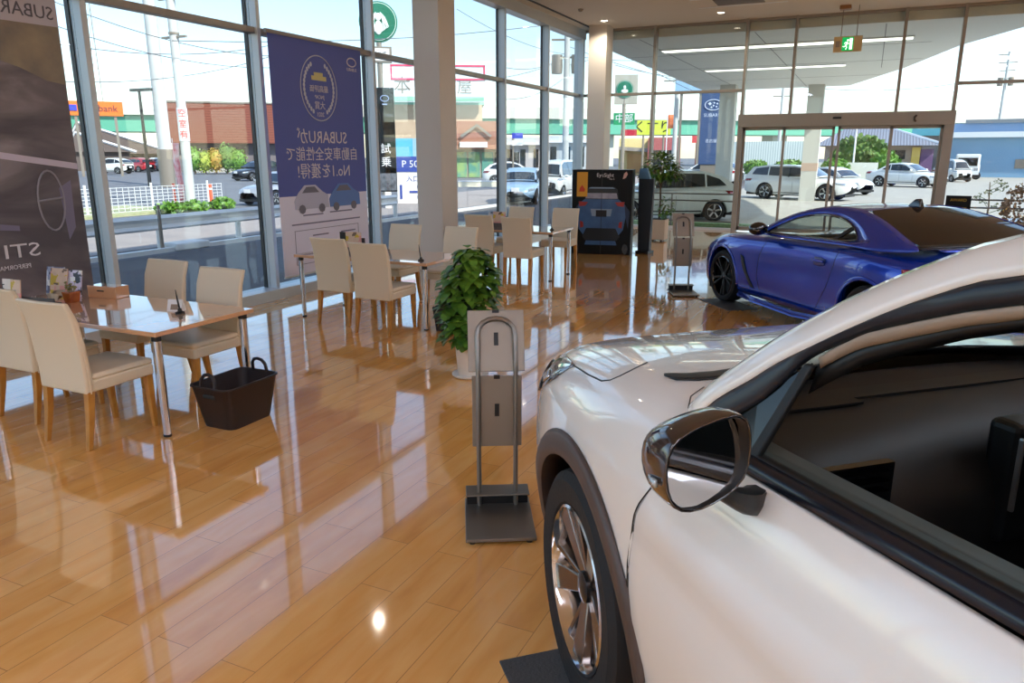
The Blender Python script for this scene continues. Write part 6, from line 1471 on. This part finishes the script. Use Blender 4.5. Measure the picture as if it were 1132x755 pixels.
# far view: yellow sign, cream shop, red building
d = 60; t, w = site('yellow_shop_sign', 703, 740, d, 'lime-yellow sign with dark characters behind the indoor tree', 'sign'); f = lambda y: zl(720, y, d)
MB().box(-w/2, w/2, 0, .3, f(149), f(133)).build('board', mats('sign_lime', (206,216,70), rough=.5), t); text('くすり', .95, MT['black'], t, frame_M((-.1,-.03,(f(149)+f(133))/2),(1,0,0),(0,0,1)))
MB().box(-w/2-1.2, -w/2, 0, .3, f(150), f(143)).build('red_board', mats('sign_crimson', (190,40,60), rough=.5), t)
for s_ in (-1,1): MB().lathe([(.08,0),(.08,f(149))], 8, c=(s_*w*.3,.15,0)).build('sign_post', MT['taupe'], t)
d = 66; t, w = site('cream_shop', 684, 716, d, 'cream shop building with awning, seen right of the far corner column', 'building'); f = lambda y: zl(700, y, d)
MB().box(-w/2, w/2, 0, 7, 0, f(153)).build('walls', mats('cream_shop_wall', (232,212,150), rough=.8), t); MB().hexa([(-w/2,-1.2,f(166)),(w/2,-1.2,f(168)),(w/2,0,f(168)),(-w/2,0,f(166))], [(-w/2,-.6,f(162)),(w/2,-.6,f(164)),(w/2,0,f(164)),(-w/2,0,f(162))]).build('awning', MT['taupe'], t); MB().box(-w*.2,w*.35,-.05,0,.2,f(170)).build('shop_window', mats('amber_window', (222,170,100), rough=.3), t)
d = 62; t, w = site('red_shop', 716, 752, d, 'dull red shop building behind the indoor tree', 'building'); f = lambda y: zl(735, y, d)
MB().box(-w/2, w/2, 0, 7, 0, f(152)).build('walls', mats('red_shop_wall', (170,90,96), rough=.8), t); MB().box(-w*.4,w*.4,-.05,0,.3,f(166)).build('shop_window', MT['dark_glass'], t)
d = 50; t, w = site('orange_flag', 736, 745, d, 'upright orange flag beside the pale utility pole', 'flag'); f = lambda y: zl(740, y, d)
MB().grid([[(x*w, .06*math.sin(5*x+z), z) for x in (-.5,-.15,.2,.5)] for z in (f(142), f(137), f(132), f(127))]).build('cloth', mats('flag_orange', (240,130,80), rough=.6), t, smooth=True, solid=.01); MB().lathe([(.03,0),(.03,f(126))], 6, c=(-w*.5,0,0)).build('flag_pole', MT['white'], t)
d = 55; t, w = site('red_roadside_sign', 764, 776, d, 'small red sign left of the tall blue tower sign', 'sign'); f = lambda y: zl(770, y, d); MB().box(-w/2, w/2, -.1, .1, f(158), f(150)).build('board', mats('sign_red_soft', (214,80,84), rough=.5), t); MB().lathe([(.1,0),(.1,f(158))], 8).build('sign_post', mats('post_maroon', (130,70,70), rough=.6), t)
d = 47; t, w = site('pale_blue_hoarding', 743, 778, d, 'pale blue hoarding high up behind the canopy edge', 'sign'); f = lambda y: zl(760, y, d); MB().box(-w/2, w/2, 0, .3, f(103), f(89)).build('board', mats('hoarding_blue', (150,186,216), rough=.5), t)
for s_ in (-1,1): MB().box(s_*w*.3-.08,s_*w*.3+.08,.1,.25,0,f(103)).build('support', MT['taupe'], t)
# blue tower sign with six-star oval
d = 42; t, w = site('tower_sign', 772, 798, d, 'tall blue dealer tower sign with an oval star emblem beside the left canopy column', 'sign'); f = lambda y: zl(785, y, d)
MB().box(-w/2, w/2, 0, .5, f(182), f(102)).build('tower', mats('tower_blue', (60,82,122), rough=.5), t, bevel=.03)
em = MB(); zc = f(116); em.tube([(.42*math.cos(2*PI*k/32)*1.0, -.03, zc+.26*math.sin(2*PI*k/32)) for k in range(32)], .022, 5, closed=True)
for k, (sx, sz, q) in enumerate([(-.17,.06,.09),(.05,.10,.05),(.20,.06,.05),(.02,-.04,.05),(.17,-.09,.05),(-.08,-.12,.05)]):
    em.add([(sx+q*math.cos(PI/2*j)*(1 if j%1 == 0 else 1), -.03, zc+sz+q*math.sin(PI/2*j)) for j in range(4)], [(0,1,2,3)])
em.build('star_oval_emblem', mats('emblem_silver', (206,216,236), rough=.3), t)
text('SUBARU', .24, bpy.data.materials['emblem_silver'], t, frame_M((0,-.01,f(127.5)),(1,0,0),(0,0,1))); text('名古屋', .2, bpy.data.materials['emblem_silver'], t, frame_M((0,-.01,f(156)),(1,0,0),(0,0,1)))
MB().box(-w*.4, w*.4, .05, .45, 0, f(182)).build('plinth', MT['taupe'], t)
# tiled house
d = 62; t, w = site('tiled_house', 905, 1040, d, 'low house with a grey tiled roof beyond the entrance doors', 'house'); f = lambda y: zl(980, y, d)
MB().box(-w/2+.4, w/2-1.2, 0, 8, 0, f(160)).build('walls', mats('house_wall', (176,160,146), rough=.8), t)
MB().hexa([(-w/2-.3,-1.0,f(161)),(w/2,-1.0,f(161)),(w/2,9,f(161)),(-w/2-.3,9,f(161))], [(-w/2+1.5,3.4,f(140)),(w/2-3.4,3.4,f(140)),(w/2-3.4,4.6,f(140)),(-w/2+1.5,4.6,f(140))]).build('tiled_roof', slat_mat('grey_tiles', (84,90,104), (134,140,152), 1.6, 'X'), t)
MB().tube([(-w/2+1.5,4,f(140)),(w/2-3.4,4,f(140)),(w/2,-1,f(161)+.05)], .12, 6).build('ridge_tiles', MT['white'], t)
MB().box(w*.10, w*.22, -.05, 0, f(176), f(166)).build('window', MT['dark_glass'], t); MB().box(w*.27, w*.335, -.4, 0, 0, f(163)).build('yellow_wall', mats('wall_yellow', (222,190,100), rough=.8), t); MB().box(w*.34, w*.44, -.3, 0, 0, f(165)).build('violet_panel', mats('panel_violet', (110,84,120), rough=.8), t); MB().box(-w*.02, w*.20, -.06, 0, .2, f(178)).build('shutter', mats('shutter_grey', (176,160,154), rough=.7), t)
t, w = site('garden_fence', 905, 972, 51, 'pale board fence behind the white saloon car', 'fence'); MB().box(-w/2, w/2, 0, .06, 0, 1.25).build('boards', slat_mat('fence_boards', (206,208,196), (226,228,216), 6, 'X'), t)
t, w = site('roadside_fence', 805, 905, 56, 'pale blue-grey fence and gate behind the white estate car', 'fence'); MB().box(-w/2, w/2, 0, .06, 0, 2.6).build('boards', slat_mat('fence_boards_blue', (150,170,178), (200,212,212), 2, 'X'), t)
t, w = site('brown_hut', 832, 850, 59, 'brown-grey hut left of the white estate car', 'building'); MB().box(-w/2, w/2, 0, 2, 0, 2.5).build('walls', mats('hut_wall', (150,138,128), rough=.8), t); MB().box(-w/2-.1,w/2+.1,-.2,2.1,2.5,2.62).build('roof', MT['taupe'], t)
# blue warehouse
d = 70; t, w = site('blue_warehouse', 1046, 1215, d, 'large light-blue corrugated warehouse at the right of the far view', 'building'); f = lambda y: zl(1090, y, d)
MB().box(-w/2, w/2, 0, 16, 0, f(152)).build('corrugated_wall', slat_mat('blue_corrugation', (112,156,190), (132,174,206), 4, 'X'), t)
MB().box(-w/2-.3, w/2+.3, -.8, 16, f(152), f(146)).build('canopy_edge', slat_mat('white_ribs', (196,206,212), (232,236,238), 5, 'X'), t)
MB().box(-w/2, w/2, .3, 16, f(146), f(136)).build('upper_wall', mats('warehouse_blue_grey', (118,150,186), rough=.6), t); MB().box(-w/2+1, w/2, .1, 16.2, f(136), f(132)).build('roof_edge', mats('roof_edge_dark', (120,128,134), rough=.6), t)
MB().box(-w*.02, w*.10, -.06, 0, f(186), f(176)).build('louvre_window', MT['taupe'], t)
MB().box(-w*.40, -w*.28, -.05, 0, 0, f(176)).build('door_opening', mats('opening_blue', (90,120,150), rough=.6), t)
fr_, w = site('teal_awning', 1005, 1040, 74, 'strip of teal and blue roofing between the tiled house and the warehouse', 'roof'); MB().box(-w/2, w/2, 0, 5, zl(1020,150,74), zl(1020,142,74)).build('roofing', mats('teal_roofing', (90,170,186), rough=.5), fr_); MB().box(-w/2, w/2, .5, 5, 0, zl(1020,150,74)).build('walls', mats('house_wall', (1,1,1)), fr_)
# small tree in the bed outside right, and the flowering shrub by the right column
x, y = at(1100, 21.5); t = thing('young_tree', (x, y, GZ), 0, 'thin young tree outside the glass at the right, behind the small black board', 'tree')
MB().tube([(0,0,0),(.03,0,.5),(-.02,0,1.1)], [.03,.02,.01], 6).build('trunk', MT['bark'], t)
m_ = MB()
for k in range(9): a = k*.9; z = .35+.08*k; m_.tube([(0,0,z),(.28*math.cos(a),.28*math.sin(a),z+.12)], .008, 4); leafball(m_, (.28*math.cos(a),.28*math.sin(a),z+.12), .09,.09,.06, 16, .06)
m_.build('branches', mats('grey_green_leaf', (110,116,90), rough=.8), t)
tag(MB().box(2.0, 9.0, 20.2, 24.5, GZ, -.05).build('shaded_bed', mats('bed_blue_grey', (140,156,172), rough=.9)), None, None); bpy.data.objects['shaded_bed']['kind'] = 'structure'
fs = thing('flowering_shrub', (2.42, 15.55, 0), 0, 'indoor dried-flower shrub with pale and yellow blooms at the right edge of the photo', 'plant')
MB().lathe([(.14,0),(.18,.3),(.17,.3)], 20).build('pot', MT['pot_white'], fs, smooth=True)
m_ = MB(); leafball(m_, (0,0,.72), .26,.26,.42, 500, .07); m_.build('twigs', mats('dried_twigs', (120,108,100), rough=.9, noise=(14,(176,160,140),.15)), fs)
m_ = MB(); leafball(m_, (0,0,.72), .28,.28,.44, 130, .06); o_ = m_.build('blooms', mats('bloom_mix', (220,190,90), rough=.8, noise=(9,(216,206,216),.1)), fs); o_['kind'] = 'stuff'
